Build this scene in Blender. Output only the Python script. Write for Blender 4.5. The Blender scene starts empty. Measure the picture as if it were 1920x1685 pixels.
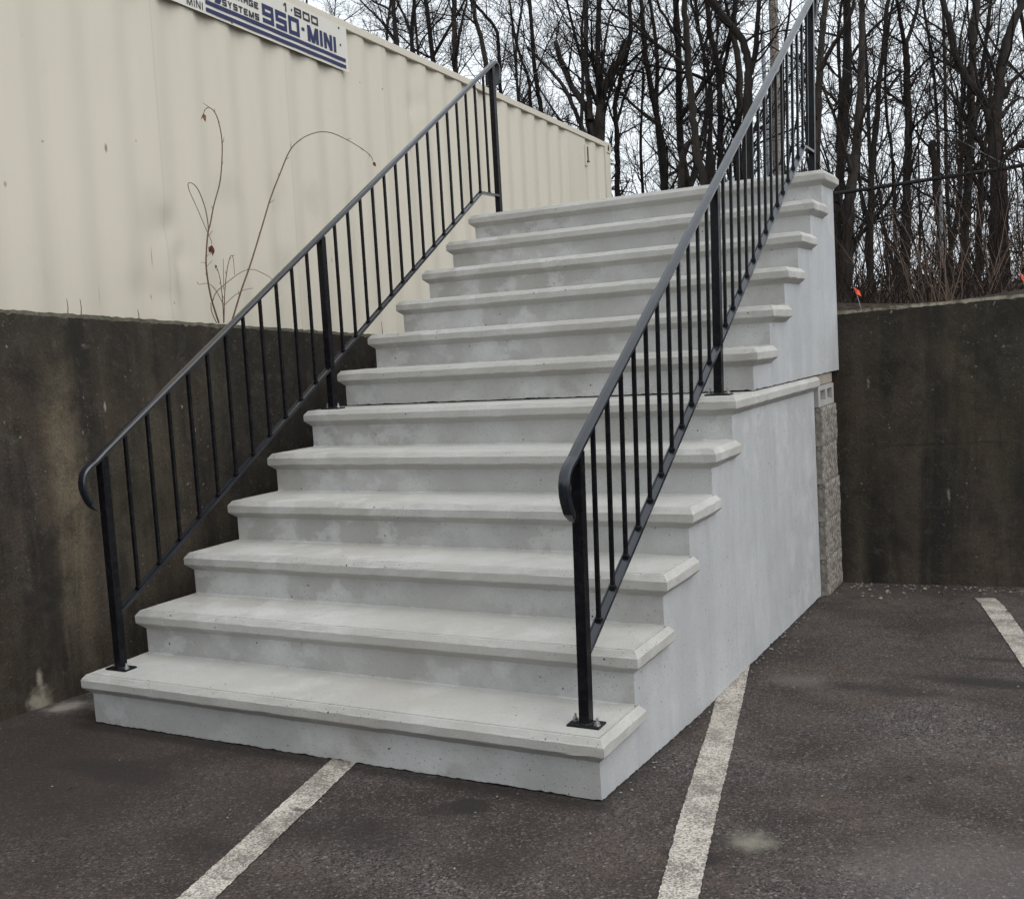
import bpy, math, random
import numpy as np
from mathutils import Matrix, Vector
C = bpy.context.scene
COL = C.collection
random.seed(7)
RNG = np.random.default_rng(11)

# ------------------------------------------------------------------ camera
F_PX, CAM = 2028.85, np.array([3.4214, -2.7406, 1.3176])
YAW, PITCH, ROLL = -0.4973, -0.0944, -0.0633
def cam_axes():
    f = np.array([math.sin(YAW)*math.cos(PITCH), math.cos(YAW)*math.cos(PITCH), math.sin(PITCH)])
    r = np.array([math.cos(YAW), -math.sin(YAW), 0.]); u = np.cross(r, f)
    c, s = math.cos(ROLL), math.sin(ROLL)
    return c*r+s*u, -s*r+c*u, f
CR, CU, CF = cam_axes()
cd = bpy.data.cameras.new('camera'); cam = bpy.data.objects.new('camera', cd); COL.objects.link(cam)
cd.sensor_width = 36; cd.lens = F_PX/1920*36; cd.clip_end = 2000; cd.clip_start = .05
cam.matrix_world = Matrix(((CR[0], CU[0], -CF[0], CAM[0]), (CR[1], CU[1], -CF[1], CAM[1]), (CR[2], CU[2], -CF[2], CAM[2]), (0, 0, 0, 1)))
C.camera = cam

# ------------------------------------------------------------------ light: bright overcast, softly stronger from the right
SUN_EL, SUN_AZ = math.radians(52), math.radians(104)     # azimuth measured from +Y towards +X
w = bpy.data.worlds.new('World'); C.world = w; w.use_nodes = True
nt = w.node_tree; bg = nt.nodes['Background']
sky = nt.nodes.new('ShaderNodeTexSky'); sky.sky_type = 'NISHITA'; sky.sun_disc = False
sky.sun_elevation = SUN_EL; sky.sun_rotation = SUN_AZ; sky.air_density = 1.2; sky.dust_density = 4.0; sky.ozone_density = 1.0
hs = nt.nodes.new('ShaderNodeHueSaturation'); hs.inputs['Saturation'].default_value = .16
nt.links.new(sky.outputs[0], hs.inputs['Color'])
mx = nt.nodes.new('ShaderNodeMix'); mx.data_type = 'RGBA'; mx.inputs[0].default_value = .62
mx.inputs[7].default_value = (7.25, 7.85, 8.35, 1)                   # even cloud cover
nt.links.new(hs.outputs[0], mx.inputs[6]); nt.links.new(mx.outputs[2], bg.inputs[0])
bg.inputs[1].default_value = .15
sl = bpy.data.lights.new('sun', 'SUN'); sl.energy = .6; sl.angle = math.radians(50); sl.color = (1, .97, .93)
so = bpy.data.objects.new('sun', sl); COL.objects.link(so)
sd = Vector((math.sin(SUN_AZ)*math.cos(SUN_EL), math.cos(SUN_AZ)*math.cos(SUN_EL), math.sin(SUN_EL)))
so.rotation_euler = sd.to_track_quat('Z', 'Y').to_euler(); so.location = (8, 0, 12)
C.view_settings.view_transform = 'Standard'; C.view_settings.look = 'None'; C.view_settings.exposure = 0.33
C.view_settings.gamma = 1; C.view_settings.use_curve_mapping = False
C.render.engine = 'CYCLES'; C.cycles.max_bounces = 6

# ------------------------------------------------------------------ helpers
def ray(px, py): return CR*((px-960)/F_PX) - CU*((py-842.5)/F_PX) + CF
def at_depth(px, py, d): return CAM + ray(px, py)*d
def on_x(px, py, x): r = ray(px, py); return CAM + r*((x-CAM[0])/r[0])
def on_y(px, py, y): r = ray(px, py); return CAM + r*((y-CAM[1])/r[1])

def tag(o, label=None, cat=None, group=None, kind=None):
    if label: o['label'] = label
    if cat: o['category'] = cat
    if group: o['group'] = group
    if kind: o['kind'] = kind
    return o
def empty(name, loc=(0, 0, 0)):
    o = bpy.data.objects.new(name, None); COL.objects.link(o); o.location = loc; o.empty_display_size = .2; return o
def link(name, me, mat, parent=None):
    o = bpy.data.objects.new(name, me); COL.objects.link(o)
    if mat and not me.materials: me.materials.append(mat)
    if parent: o.parent = parent
    return o
def fast_mesh(name, V, Q, smooth=False):
    V = np.asarray(V, dtype=np.float32); Q = np.asarray(Q, dtype=np.int32)
    me = bpy.data.meshes.new(name); me.vertices.add(len(V)); me.vertices.foreach_set('co', V.ravel())
    k = Q.shape[1]; me.loops.add(Q.size); me.loops.foreach_set('vertex_index', Q.ravel())
    me.polygons.add(len(Q)); me.polygons.foreach_set('loop_start', np.arange(0, Q.size, k, dtype=np.int32))
    me.polygons.foreach_set('loop_total', np.full(len(Q), k, dtype=np.int32))
    if smooth: me.polygons.foreach_set('use_smooth', np.ones(len(Q), dtype=bool))
    me.update(calc_edges=True); return me

class MB:
    def __init__(s): s.v = []; s.f = []; s.sm = []
    def add(s, vs, fs, smooth=False):
        b = len(s.v); s.v += [tuple(map(float, p)) for p in vs]
        s.f += [tuple(b+i for i in f) for f in fs]; s.sm += [smooth]*len(fs)
    def box(s, x0, x1, y0, y1, z0, z1, c=0.0):
        if c <= 0:
            s.add([(x0, y0, z0), (x1, y0, z0), (x1, y1, z0), (x0, y1, z0), (x0, y0, z1), (x1, y0, z1), (x1, y1, z1), (x0, y1, z1)],
                  [(3, 2, 1, 0), (4, 5, 6, 7), (0, 1, 5, 4), (1, 2, 6, 5), (2, 3, 7, 6), (3, 0, 4, 7)]); return
        def R(i, z): return [(x0+i, y0+i, z), (x1-i, y0+i, z), (x1-i, y1-i, z), (x0+i, y1-i, z)]
        s.loops([R(c, z0), R(0, z0+c), R(0, z1-c), R(c, z1)])
    def loops(s, L, smooth=False, caps=True):
        n = len(L[0]); vs = [p for l in L for p in l]; fs = []
        for k in range(len(L)-1):
            for i in range(n):
                j = (i+1) % n; fs.append((k*n+i, k*n+j, (k+1)*n+j, (k+1)*n+i))
        s.add(vs, fs, smooth)
        if caps: s.add(L[0], [tuple(range(n))[::-1]]); s.add(L[-1], [tuple(range(n))])
    def tube(s, pts, rad, n=8, smooth=True, caps=True):
        pts = [Vector(p) for p in pts]; m = len(pts)
        if not hasattr(rad, '__len__'): rad = [rad]*m
        L = []; ref = None
        for i, p in enumerate(pts):
            t = (pts[min(i+1, m-1)]-pts[max(i-1, 0)]).normalized()
            if ref is None: ref = t.orthogonal().normalized()
            ref = (ref-t*ref.dot(t)).normalized(); b = t.cross(ref)
            L.append([p+(ref*math.cos(2*math.pi*k/n)+b*math.sin(2*math.pi*k/n))*rad[i] for k in range(n)])
        s.loops(L, smooth, caps)
    def build(s, name, mat, parent=None):
        me = bpy.data.meshes.new(name); me.from_pydata(s.v, [], s.f)
        me.polygons.foreach_set('use_smooth', s.sm); me.update()
        return link(name, me, mat, parent)

# ------------------------------------------------------------------ materials
class NT:
    def __init__(s, name, rough=.8, spec=.3):
        s.m = bpy.data.materials.new(name); s.m.use_nodes = True; s.t = s.m.node_tree
        s.p = s.t.nodes['Principled BSDF']; s.p.inputs['Roughness'].default_value = rough
        s.p.inputs['Specular IOR Level'].default_value = spec
        s.co = s.t.nodes.new('ShaderNodeTexCoord').outputs['Object']
    def set(s, sock, v):
        if hasattr(v, 'is_linked'): s.t.links.new(v, sock)
        elif hasattr(v, '__len__') and len(v) == 3 and sock.type == 'RGBA': sock.default_value = (*v, 1)
        else: sock.default_value = v
    def map(s, scale=(1, 1, 1), loc=(0, 0, 0)):
        n = s.t.nodes.new('ShaderNodeMapping'); s.t.links.new(s.co, n.inputs[0]); n.inputs['Scale'].default_value = scale; n.inputs['Location'].default_value = loc
        return n.outputs[0]
    def noise(s, scale, detail=4, rough=.55, dist=0, vec=None):
        n = s.t.nodes.new('ShaderNodeTexNoise'); s.t.links.new(vec or s.co, n.inputs['Vector'])
        n.inputs['Scale'].default_value = scale; n.inputs['Detail'].default_value = detail; n.inputs['Roughness'].default_value = rough; n.inputs['Distortion'].default_value = dist
        return n.outputs[0]
    def voro(s, scale, vec=None, out='Distance', rnd=1):
        n = s.t.nodes.new('ShaderNodeTexVoronoi'); s.t.links.new(vec or s.co, n.inputs['Vector']); n.inputs['Scale'].default_value = scale; n.inputs['Randomness'].default_value = rnd
        return n.outputs[out]
    def ramp(s, fac, *stops):
        n = s.t.nodes.new('ShaderNodeValToRGB'); s.t.links.new(fac, n.inputs[0]); e = n.color_ramp.elements
        while len(e) < len(stops): e.new(.5)
        for i, (p, c) in enumerate(stops):
            e[i].position = p; c = (c, c, c) if not hasattr(c, '__len__') else c; e[i].color = (*c, 1)
        return n.outputs[0]
    def mix(s, fac, a, b, mode='MIX'):
        n = s.t.nodes.new('ShaderNodeMix'); n.data_type = 'RGBA'; n.blend_type = mode
        s.set(n.inputs[0], fac); s.set(n.inputs[6], a); s.set(n.inputs[7], b); return n.outputs[2]
    def math(s, op, a, b=0.):
        n = s.t.nodes.new('ShaderNodeMath'); n.operation = op; s.set(n.inputs[0], a); s.set(n.inputs[1], b); return n.outputs[0]
    def spot(s, p, r0, r1, sc=(1, 1, 1), warp=0, wscale=8):
        """soft blotch (0..1) round point p in object space"""
        n = s.t.nodes.new('ShaderNodeVectorMath'); n.operation = 'SUBTRACT'; s.t.links.new(s.co, n.inputs[0]); n.inputs[1].default_value = p
        k = s.t.nodes.new('ShaderNodeVectorMath'); k.operation = 'MULTIPLY'; s.t.links.new(n.outputs[0], k.inputs[0]); k.inputs[1].default_value = sc
        l = s.t.nodes.new('ShaderNodeVectorMath'); l.operation = 'LENGTH'; s.t.links.new(k.outputs[0], l.inputs[0])
        d = l.outputs['Value']
        if warp: d = s.math('ADD', d, s.math('MULTIPLY', s.math('SUBTRACT', s.noise(wscale, 5, .65), .5), warp))
        mr = s.t.nodes.new('ShaderNodeMapRange'); mr.interpolation_type = 'SMOOTHSTEP'; s.t.links.new(d, mr.inputs[0])
        mr.inputs[1].default_value = r0; mr.inputs[2].default_value = r1; mr.inputs[3].default_value = 1; mr.inputs[4].default_value = 0
        return mr.outputs[0]
    def bump(s, h, strength=.3, dist=.01, prev=None):
        n = s.t.nodes.new('ShaderNodeBump'); s.t.links.new(h, n.inputs['Height']); n.inputs['Strength'].default_value = strength; n.inputs['Distance'].default_value = dist
        if prev: s.t.links.new(prev, n.inputs['Normal'])
        return n.outputs[0]
    def done(s, col, bump=None, rough=None):
        s.set(s.p.inputs['Base Color'], col)
        if bump: s.t.links.new(bump, s.p.inputs['Normal'])
        if rough is not None: s.set(s.p.inputs['Roughness'], rough)
        return s.m

def m_concrete(name, base, light, warm, streak=0, patch=.62, cloud=.5):
    n = NT(name, .88, .22)
    dk = tuple(c*.72 for c in base)
    big = n.noise(1.3, 5, .6, .2); mid = n.noise(5.5, 7, .62, .15); fine = n.noise(150, 3, .7); grain = n.noise(420, 2, .6)
    col = n.mix(n.ramp(big, (.36, 0), (.66, 1)), base, warm)
    col = n.mix(n.ramp(mid, (.36, cloud), (.60, 0)), col, dk)
    col = n.mix(n.ramp(n.noise(2.4, 6, .6, .1, n.map((1, 1, 1), (8, 2, 5))), (.5, 0), (.7, .45)), col, light)
    zone = n.ramp(n.noise(.9, 3, .5, 0, n.map((1, 1, 1), (3, 6, 1))), (.40, 0), (.56, 1))
    eff = n.noise(5.2, 8, .58, .12, n.map((1, 1, 1.25), (4.2, 1, 7)))
    col = n.mix(n.math('MULTIPLY', n.ramp(eff, (patch-.04, 0), (patch, .35), (patch+.10, .6)), zone), col, light)
    col = n.mix(n.ramp(n.noise(11, 6, .7, .2, n.map((1, 1, 1), (1, 9, 4))), (.62, 0), (.74, .4)), col, dk)
    if streak:
        st = n.noise(4.0, 7, .68, .3, n.map((1, 1, .2)))
        col = n.mix(n.ramp(st, (.46, 0), (.74, streak*2)), col, tuple(c*.66 for c in base))
        st = n.noise(11, 6, .7, .1, n.map((1, 1, .1), (3, 1, 0)))
        col = n.mix(n.ramp(st, (.52, 0), (.76, streak*1.6)), col, tuple(c*.6 for c in base))
    col = n.mix(n.ramp(fine, (.3, .28), (.62, 0)), col, tuple(c*.62 for c in base))
    col = n.mix(n.ramp(grain, (.62, 0), (.8, .3)), col, light)
    keep = n.ramp(n.noise(2.6, 3, .6, 0, n.map((1, 1, 1), (9, 3, 1))), (.44, 0), (.54, 1))
    pits = n.math('MULTIPLY', n.ramp(n.voro(17), (.045, 1), (.075, 0)), keep)
    pits = n.math('MAXIMUM', pits, n.math('MULTIPLY', n.ramp(n.voro(62), (.08, .8), (.14, 0)), keep))
    col = n.mix(pits, col, (.06, .06, .057))
    sk = n.ramp(n.noise(1.9, 3, .6, 0, n.map((1, 1, 1), (2, 5, 8))), (.52, 0), (.58, 1))
    sc = n.ramp(n.voro(5, n.map((1.2, 1, 5), (3, 1, 2))), (.022, 1), (.040, 0))
    col = n.mix(n.math('MULTIPLY', n.math('MULTIPLY', sc, sk), .7), col, (.13, .12, .10))
    dr = n.ramp(n.noise(3.4, 7, .7, .2, n.map((1, 1, 1), (7, 7, 2))), (.56, 0), (.70, .35))
    col = n.mix(dr, col, tuple(c*f for c, f in zip(base, (.80, .77, .70))))
    h = n.math('SUBTRACT', n.math('ADD', n.math('MULTIPLY', fine, .4), n.math('MULTIPLY', mid, .6)), n.math('MULTIPLY', pits, 1.2))
    return n.done(col, n.bump(h, .5, .006))
M = {}
M['riser'] = m_concrete('concrete_riser', (.40, .397, .385), (.60, .60, .60), (.37, .358, .333), 0, .52, .42)
M['side'] = m_concrete('concrete_side', (.455, .46, .465), (.55, .555, .56), (.42, .424, .428), .24, .56, .3)
M['tread'] = m_concrete('concrete_tread', (.445, .433, .41), (.55, .545, .53), (.395, .378, .345), 0, .57, .3)

def m_asphalt():
    n = NT('asphalt', .85, .3)
    big = n.noise(.8, 6, .62, .3); mid = n.noise(2.1, 7, .64, .3); gr = n.voro(155, out='Color'); gr2 = n.voro(290, out='Color'); fine = n.noise(260, 2, .6)
    col = n.mix(n.ramp(big, (.36, 0), (.64, 1)), (.106, .078, .064), (.064, .048, .040))
    col = n.mix(n.ramp(mid, (.40, 0), (.62, .85)), col, (.030, .0215, .018))
    lt = n.ramp(n.noise(1.5, 6, .6, .2, n.map((1, 1, 1), (3, 8, 0))), (.46, 0), (.66, 1))
    col = n.mix(n.math('MULTIPLY', lt, .6), col, (.112, .095, .092))
    col = n.mix(n.ramp(n.noise(7, 6, .7, .4, n.map((1, 1, 1), (1, 3, 0))), (.56, 0), (.70, .5)), col, (.030, .025, .024))
    bw = n.t.nodes.new('ShaderNodeRGBToBW'); n.t.links.new(gr, bw.inputs[0])
    bw2 = n.t.nodes.new('ShaderNodeRGBToBW'); n.t.links.new(gr2, bw2.inputs[0])
    amt = n.math('ADD', n.math('MULTIPLY', lt, .45), .55)
    col = n.mix(n.math('MULTIPLY', n.ramp(bw.outputs[0], (.25, 1), (.45, 0)), n.math('ADD', amt, .1)), col, (.020, .017, .016))
    col = n.mix(n.math('MULTIPLY', n.ramp(bw.outputs[0], (.76, 0), (.95, .9)), amt), col, (.27, .245, .23))
    col = n.mix(n.math('MULTIPLY', n.ramp(bw2.outputs[0], (.72, 0), (.9, .8)), amt), col, (.23, .205, .19))
    col = n.mix(n.math('MULTIPLY', n.spot((.1, -.5, 0), .3, 1.25, (.8, 1, 1), .6, 3), .7), col, (.036, .026, .022))
    # old stains: pale spill, oily drips
    DK, PL = (.022, .018, .017), (.26, .24, .19)
    for p, r0, r1, sc, wp, ws, amt, c in (((2.61, -.06, 0), .0, .10, (1, 1.2, 1), .13, 16, .85, PL), ((2.52, -.10, 0), .02, .07, (1, 1, 1), .06, 14, .5, DK), ((2.50, -.20, 0), .04, .085, (.8, 1.4, 1), .07, 12, .85, DK),
            ((1.79, -.135, 0), .055, .075, (1, 1.1, 1), .05, 16, .8, DK), ((1.72, -.19, 0), .03, .075, (1, 1, 1), .07, 14, .6, DK), ((1.60, -.40, 0), .05, .25, (.8, 1.5, 1), .3, 6, .6, DK), ((2.38, 1.42, 0), .02, .22, (1, 1.8, 1), .25, 5, .45, (.19, .17, .155)),
            ((3.05, 1.62, 0), .08, .2, (.45, 2.4, 1), .2, 7, .8, DK), ((3.1, 1.95, 0), .06, .16, (.5, 2.6, 1), .2, 7, .7, DK), ((2.72, 1.42, 0), .08, .26, (.6, 2.6, 1), .25, 6, .6, DK), ((2.45, 2.35, 0), .03, .25, (.7, 3, 1), .3, 5, .5, DK), ((2.9, 2.55, 0), .03, .2, (.6, 3, 1), .3, 6, .55, DK),
            ((.5, -.30, 0), .08, .2, (.6, 1.8, 1), .22, 6, .6, DK), ((1.25, -.62, 0), .02, .16, (.8, 1.6, 1), .25, 6, .45, DK), ((2.05, -.45, 0), .03, .2, (1, 1.5, 1), .3, 5, .45, DK), ((3.2, -.1, 0), .1, .5, (1, 1.2, 1), .4, 4, .4, (.15, .135, .13)),
            ((-.28, .13, 0), .01, .13, (1, 1, 1), .16, 14, .8, (.36, .33, .28)), ((-.12, .22, 0), .01, .12, (.6, 1.4, 1), .15, 12, .35, (.26, .24, .21))):
        col = n.mix(n.math('MULTIPLY', n.spot(p, r0, r1, sc, wp, ws), amt), col, c)
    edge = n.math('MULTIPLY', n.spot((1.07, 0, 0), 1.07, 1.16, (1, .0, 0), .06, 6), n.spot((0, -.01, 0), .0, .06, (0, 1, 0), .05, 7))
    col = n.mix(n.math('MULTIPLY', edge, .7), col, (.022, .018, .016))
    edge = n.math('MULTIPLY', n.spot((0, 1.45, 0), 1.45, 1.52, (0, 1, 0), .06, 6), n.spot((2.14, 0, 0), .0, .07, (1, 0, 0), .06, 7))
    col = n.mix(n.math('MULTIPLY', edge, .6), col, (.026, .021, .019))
    h = n.math('ADD', n.math('MULTIPLY', bw.outputs[0], .7), n.math('MULTIPLY', fine, .5))
    return n.done(col, n.bump(h, 1.0, .010))
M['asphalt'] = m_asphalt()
def m_line():
    n = NT('road_paint', .8, .25)
    gr = n.voro(210, out='Color'); bw = n.t.nodes.new('ShaderNodeRGBToBW'); n.t.links.new(gr, bw.inputs[0])
    wear = n.math('ADD', n.math('MULTIPLY', n.noise(7, 6, .7), .75), n.math('MULTIPLY', bw.outputs[0], .35))
    col = n.mix(n.ramp(n.noise(3, 4), (.35, 0), (.7, 1)), (.56, .515, .45), (.44, .40, .34))
    col = n.mix(n.ramp(wear, (.53, 0), (.67, .85)), col, (.095, .08, .07))
    col = n.mix(n.ramp(bw.outputs[0], (.2, .75), (.42, 0)), col, (.12, .105, .095))
    for p, r in (((1.32, -.34, 0), .028), ((1.42, -.75, 0), .02), ((1.24, -.03, 0), .02)): col = n.mix(n.math('MULTIPLY', n.spot(p, .3*r, r, (.6, 1.5, 1), .02, 25), .85), col, (.05, .043, .04))
    return n.done(col, n.bump(bw.outputs[0], .6, .004))
M['line'] = m_line()

def m_wall(name, stains, white, zt):
    n = NT(name, .9, .2)
    st = n.noise(5.5, 6, .68, .25, n.map((1, 1, .10))); big = n.noise(1.2, 6, .62, .4); fine = n.noise(110, 4, .7); mid = n.noise(8, 7, .72, .3)
    col = n.mix(n.ramp(big, (.38, 0), (.64, 1)), (.038, .030, .022), (.086, .066, .047))
    st2 = n.noise(4.2, 6, .64, .2, n.map((1, 1, .09), (5, 3, 2)))
    col = n.mix(n.ramp(st2, (.48, 0), (.66, .6)), col, (.110, .089, .064))
    col = n.mix(n.ramp(n.noise(1.9, 6, .65, .4, n.map((1, 1, .7), (1, 7, 3))), (.52, 0), (.70, .6)), col, (.050, .037, .024))
    for p, r0, r1, sc, wp, amt, c in stains:
        col = n.mix(n.math('MULTIPLY', n.spot(p, r0, r1, sc, wp, 6), amt), col, c)
    col = n.mix(n.ramp(st, (.46, 0), (.66, .8)), col, (.018, .0165, .0145))
    top = n.spot((zt[0], zt[1], zt[2]), .05, .55, (0, .0, 1), .35, 4)
    col = n.mix(n.math('MULTIPLY', top, .55), col, (.019, .017, .0135))
    col = n.mix(n.ramp(mid, (.50, 0), (.70, .6)), col, (.070, .062, .050))
    col = n.mix(n.ramp(n.noise(19, 7, .75, .5), (.56, 0), (.68, .55)), col, (.10, .09, .074))
    col = n.mix(n.ramp(n.noise(6, 8, .72, .4, n.map((1, 1, .8), (4, 4, 9))), (.50, 0), (.66, .55)), col, (.013, .013, .012))
    col = n.mix(n.ramp(fine, (.35, .4), (.6, 0)), col, (.012, .012, .011))
    keep = n.ramp(n.noise(2.9, 3, .6, 0, n.map((1, 1, 1), (2, 2, 9))), (.47, 0), (.56, 1))
    wv = n.t.nodes.new('ShaderNodeVectorMath'); wv.operation = 'ADD'; n.t.links.new(n.co, wv.inputs[0])
    nc = n.t.nodes.new('ShaderNodeTexNoise'); nc.inputs['Scale'].default_value = 22; n.t.links.new(n.co, nc.inputs['Vector'])
    sc_ = n.t.nodes.new('ShaderNodeVectorMath'); sc_.operation = 'SCALE'; sc_.inputs['Scale'].default_value = .06; n.t.links.new(nc.outputs['Color'], sc_.inputs[0]); n.t.links.new(sc_.outputs[0], wv.inputs[1])
    sp = n.math('MULTIPLY', n.ramp(n.voro(14, wv.outputs[0]), (.05, 1), (.11, 0)), keep)
    sp = n.math('MAXIMUM', sp, n.math('MULTIPLY', n.ramp(n.voro(48, wv.outputs[0]), (.07, .9), (.13, 0)), keep))
    col = n.mix(n.math('MULTIPLY', sp, .75), col, (.24, .225, .19))
    for p, r0, r1, sc, wp in white:
        col = n.mix(n.math('MULTIPLY', n.spot(p, r0, r1, sc, wp, 22), .85), col, (.30, .27, .21))
    sx = n.t.nodes.new('ShaderNodeSeparateXYZ'); n.t.links.new(n.co, sx.inputs[0])
    zz = n.math('ADD', sx.outputs[2], n.math('MULTIPLY', n.noise(3, 4), .05))
    ln = n.math('MULTIPLY', n.ramp(n.math('ABSOLUTE', n.math('SUBTRACT', zz, .665)), (.0, 1), (.006, 0)), n.ramp(n.noise(2.2, 4), (.52, 0), (.64, .5)))
    col = n.mix(ln, col, (.008, .008, .007))
    h = n.math('ADD', n.math('MULTIPLY', fine, .5), mid)
    return n.done(col, n.bump(h, .7, .014))
M['wall_left'] = m_wall('stained_wall', [((-.37, .33, .72), .03, .16, (1, 1.1, .17), .14, .95, (.165, .132, .090)), ((-.37, .12, .75), .05, .2, (1, 1, .3), .3, .7, (.085, .066, .052)),
                                         ((-.37, .75, .72), .05, .35, (1, 1, .7), .4, .45, (.075, .066, .04)), ((-.37, 1.9, .9), .45, .95, (1, 1, .7), .5, .75, (.018, .017, .0145))],
                        [((-.37, .09, -.01), .01, .075, (1, .9, .7), .11), ((-.37, .565, 1.17), .0, .012, (1, 1.5, .4), .018), ((-.37, .10, .10), .0, .022, (1, 1, .4), .03)], (-.37, 1, 1.60))
M['wall_right'] = m_wall('stained_wall_rear', [((3.05, 3.55, .8), .1, .6, (1, 1, .8), .5, .45, (.058, .05, .03)), ((2.7, 3.5, .3), .1, .5, (1, 1, .8), .4, .5, (.055, .043, .034))],
                         [((2.31, 3.49, 1.0), .0, .016, (1.3, 1, .3), .03), ((2.71, 3.53, .36), .0, .016, (1.3, 1, .35), .03)], (2, 3.5, 1.45))
def m_walltop(name, a, b):
    n = NT(name, .9, .2)
    col = n.mix(n.ramp(n.noise(9, 6, .7), (.35, 0), (.65, 1)), a, b)
    col = n.mix(n.ramp(n.noise(25, 5, .7), (.5, 0), (.62, .9)), col, (.04, .038, .025))
    return n.done(col, n.bump(n.noise(40, 4), .6, .01))
M['walltop_left'] = m_walltop('wall_top_dark', (.10, .09, .065), (.045, .042, .03))
M['walltop_right'] = m_walltop('wall_top_pale', (.24, .215, .17), (.07, .062, .042))
def m_cream():
    n = NT('cream_container_paint', .5, .35)
    col = n.mix(n.ramp(n.noise(.8, 4, .6), (.35, 0), (.7, 1)), (.565, .518, .428), (.54, .496, .412))
    st = n.noise(5, 4, .6, 0, n.map((1, 1, .08)))
    col = n.mix(n.ramp(st, (.5, 0), (.8, .35)), col, (.47, .425, .35))
    grime = n.noise(2.2, 6, .65, .5)
    col = n.mix(n.ramp(grime, (.64, 0), (.82, .3)), col, (.36, .33, .27))
    for p, r0, r1, sc, amt in (((6.5, 0, -1.35), .03, .2, (1, 0, 1.3), .2), ((6.05, 0, -1.3), .02, .18, (1.2, 0, 1), .2), ((7.15, 0, -1.55), .02, .22, (1, 0, 1), .22), ((5.65, 0, -1.3), .02, .16, (1.3, 0, .9), .25), ((6.0, 0, -1.75), .02, .2, (1, 0, 1.2), .22), ((7.0, 0, -1.95), .0, .12, (2.2, 0, .6), .3)):
        col = n.mix(n.math('MULTIPLY', n.spot(p, r0, r1, sc, .18, 7), amt), col, (.30, .28, .24))
    keep = n.ramp(n.noise(1.3, 2, .5), (.52, 0), (.56, 1))
    col = n.mix(n.math('MULTIPLY', n.math('MULTIPLY', n.ramp(n.voro(4.5), (.025, 1), (.05, 0)), keep), .8), col, (.16, .12, .09))
    for p, r0, r1, sc, amt in (((7.46, 0, -1.25), .004, .016, (1.6, 0, .5), .8), ((7.86, 0, -1.28), .002, .010, (.8, 0, 1.2), .7), ((8.1, 0, -1.52), .002, .012, (1, 0, .6), .6), ((7.18, 0, -1.80), .002, .010, (2.5, 0, .12), .6), ((7.20, 0, -2.02), .002, .009, (1.4, 0, .5), .6), ((7.05, 0, -2.05), .002, .008, (1, 0, .6), .5), ((5.45, 0, -1.70), .002, .012, (1.5, 0, .5), .7), ((7.58, 0, -2.03), .002, .010, (2, 0, .12), .5)):
        col = n.mix(n.math('MULTIPLY', n.spot(p, r0, r1, sc, .008, 60), amt), col, (.11, .085, .065))
    sxx = n.t.nodes.new('ShaderNodeSeparateXYZ'); n.t.links.new(n.co, sxx.inputs[0])
    sm = n.t.nodes.new('ShaderNodeMath'); sm.operation = 'PINGPONG'; n.t.links.new(n.math('ADD', sxx.outputs[0], .13), sm.inputs[0]); sm.inputs[1].default_value = .60
    col = n.mix(n.math('MULTIPLY', n.ramp(sm.outputs[0], (.0, 1), (.008, 0)), .35), col, (.36, .32, .26))
    return n.done(col, n.bump(n.noise(60, 3), .05, .002))
M['cream'] = m_cream()
def m_plain(name, c, rough=.6, spec=.4, var=.25, scale=12, metal=0):
    n = NT(name, rough, spec); n.p.inputs['Metallic'].default_value = metal
    col = n.mix(n.ramp(n.noise(scale, 5, .6), (.3, 0), (.7, 1)), c, tuple(x*(1-var) for x in c))
    return n.done(col)
def m_black(name, coat, spec):
    n = NT(name, .3, spec)
    col = n.mix(n.ramp(n.noise(40, 4), (.45, 0), (.75, 1)), (.006, .006, .0075) if coat == 0 else (.010, .0125, .018), (.014, .014, .016))  # coated rails get a bluish base: sky sheen put into the colour
    n.p.inputs['Coat Weight'].default_value = coat; n.p.inputs['Coat Roughness'].default_value = .16
    return n.done(col, n.bump(n.noise(160, 2), .02, .001), n.ramp(n.noise(18, 4), (.3, .22), (.7, .36)))
M['black'] = m_black('black_paint', 0, .15)
M['rail'] = m_black('black_gloss_rail', .4, .4)
M['zinc'] = m_plain('zinc_bolt', (.55, .56, .58), .3, .5, .2, 60, .9)
M['signface'] = m_plain('sign_face', (.60, .575, .52), .5, .35, .06, 4)
M['navy'] = m_plain('sign_navy', (.013, .018, .080), .5, .3, .15, 30)
M['ink'] = m_plain('sign_black', (.02, .02, .03), .5, .3, .15, 30)
M['dark_hole'] = m_plain('hole_shade', (.03, .025, .02), .8, .2)  # shade inside the lifting holes, painted as a dark colour
M['rust'] = m_plain('rusty_steel', (.16, .11, .07), .8, .2, .5, 60)
M['stem'] = m_plain('twig_bark', (.15, .095, .06), .75, .25, .4, 50)
M['leaf'] = m_plain('dead_leaf', (.17, .065, .03), .7, .2, .5, 60)
M['orange'] = m_plain('orange_flag', (.85, .10, .03), .6, .3, .1, 20)
M['wire'] = m_plain('wire_grey', (.22, .23, .24), .5, .5, .2, 20)
M['fence'] = m_plain('fence_wire', (.028, .028, .028), .8, .15, .3, 10)
M['galv'] = m_plain('galvanised_post', (.30, .32, .34), .5, .5, .2, 15)
M['conduit'] = m_plain('grey_conduit', (.34, .36, .39), .5, .4, .12, 5)
def m_wood():
    n = NT('weathered_pole_wood', .85, .2)
    g = n.noise(14, 5, .65, .3, n.map((1, 1, .05)))
    col = n.mix(n.ramp(g, (.35, 0), (.65, 1)), (.36, .31, .275), (.2, .165, .14))
    return n.done(col, n.bump(g, .5, .02))
M['wood'] = m_wood()
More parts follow.
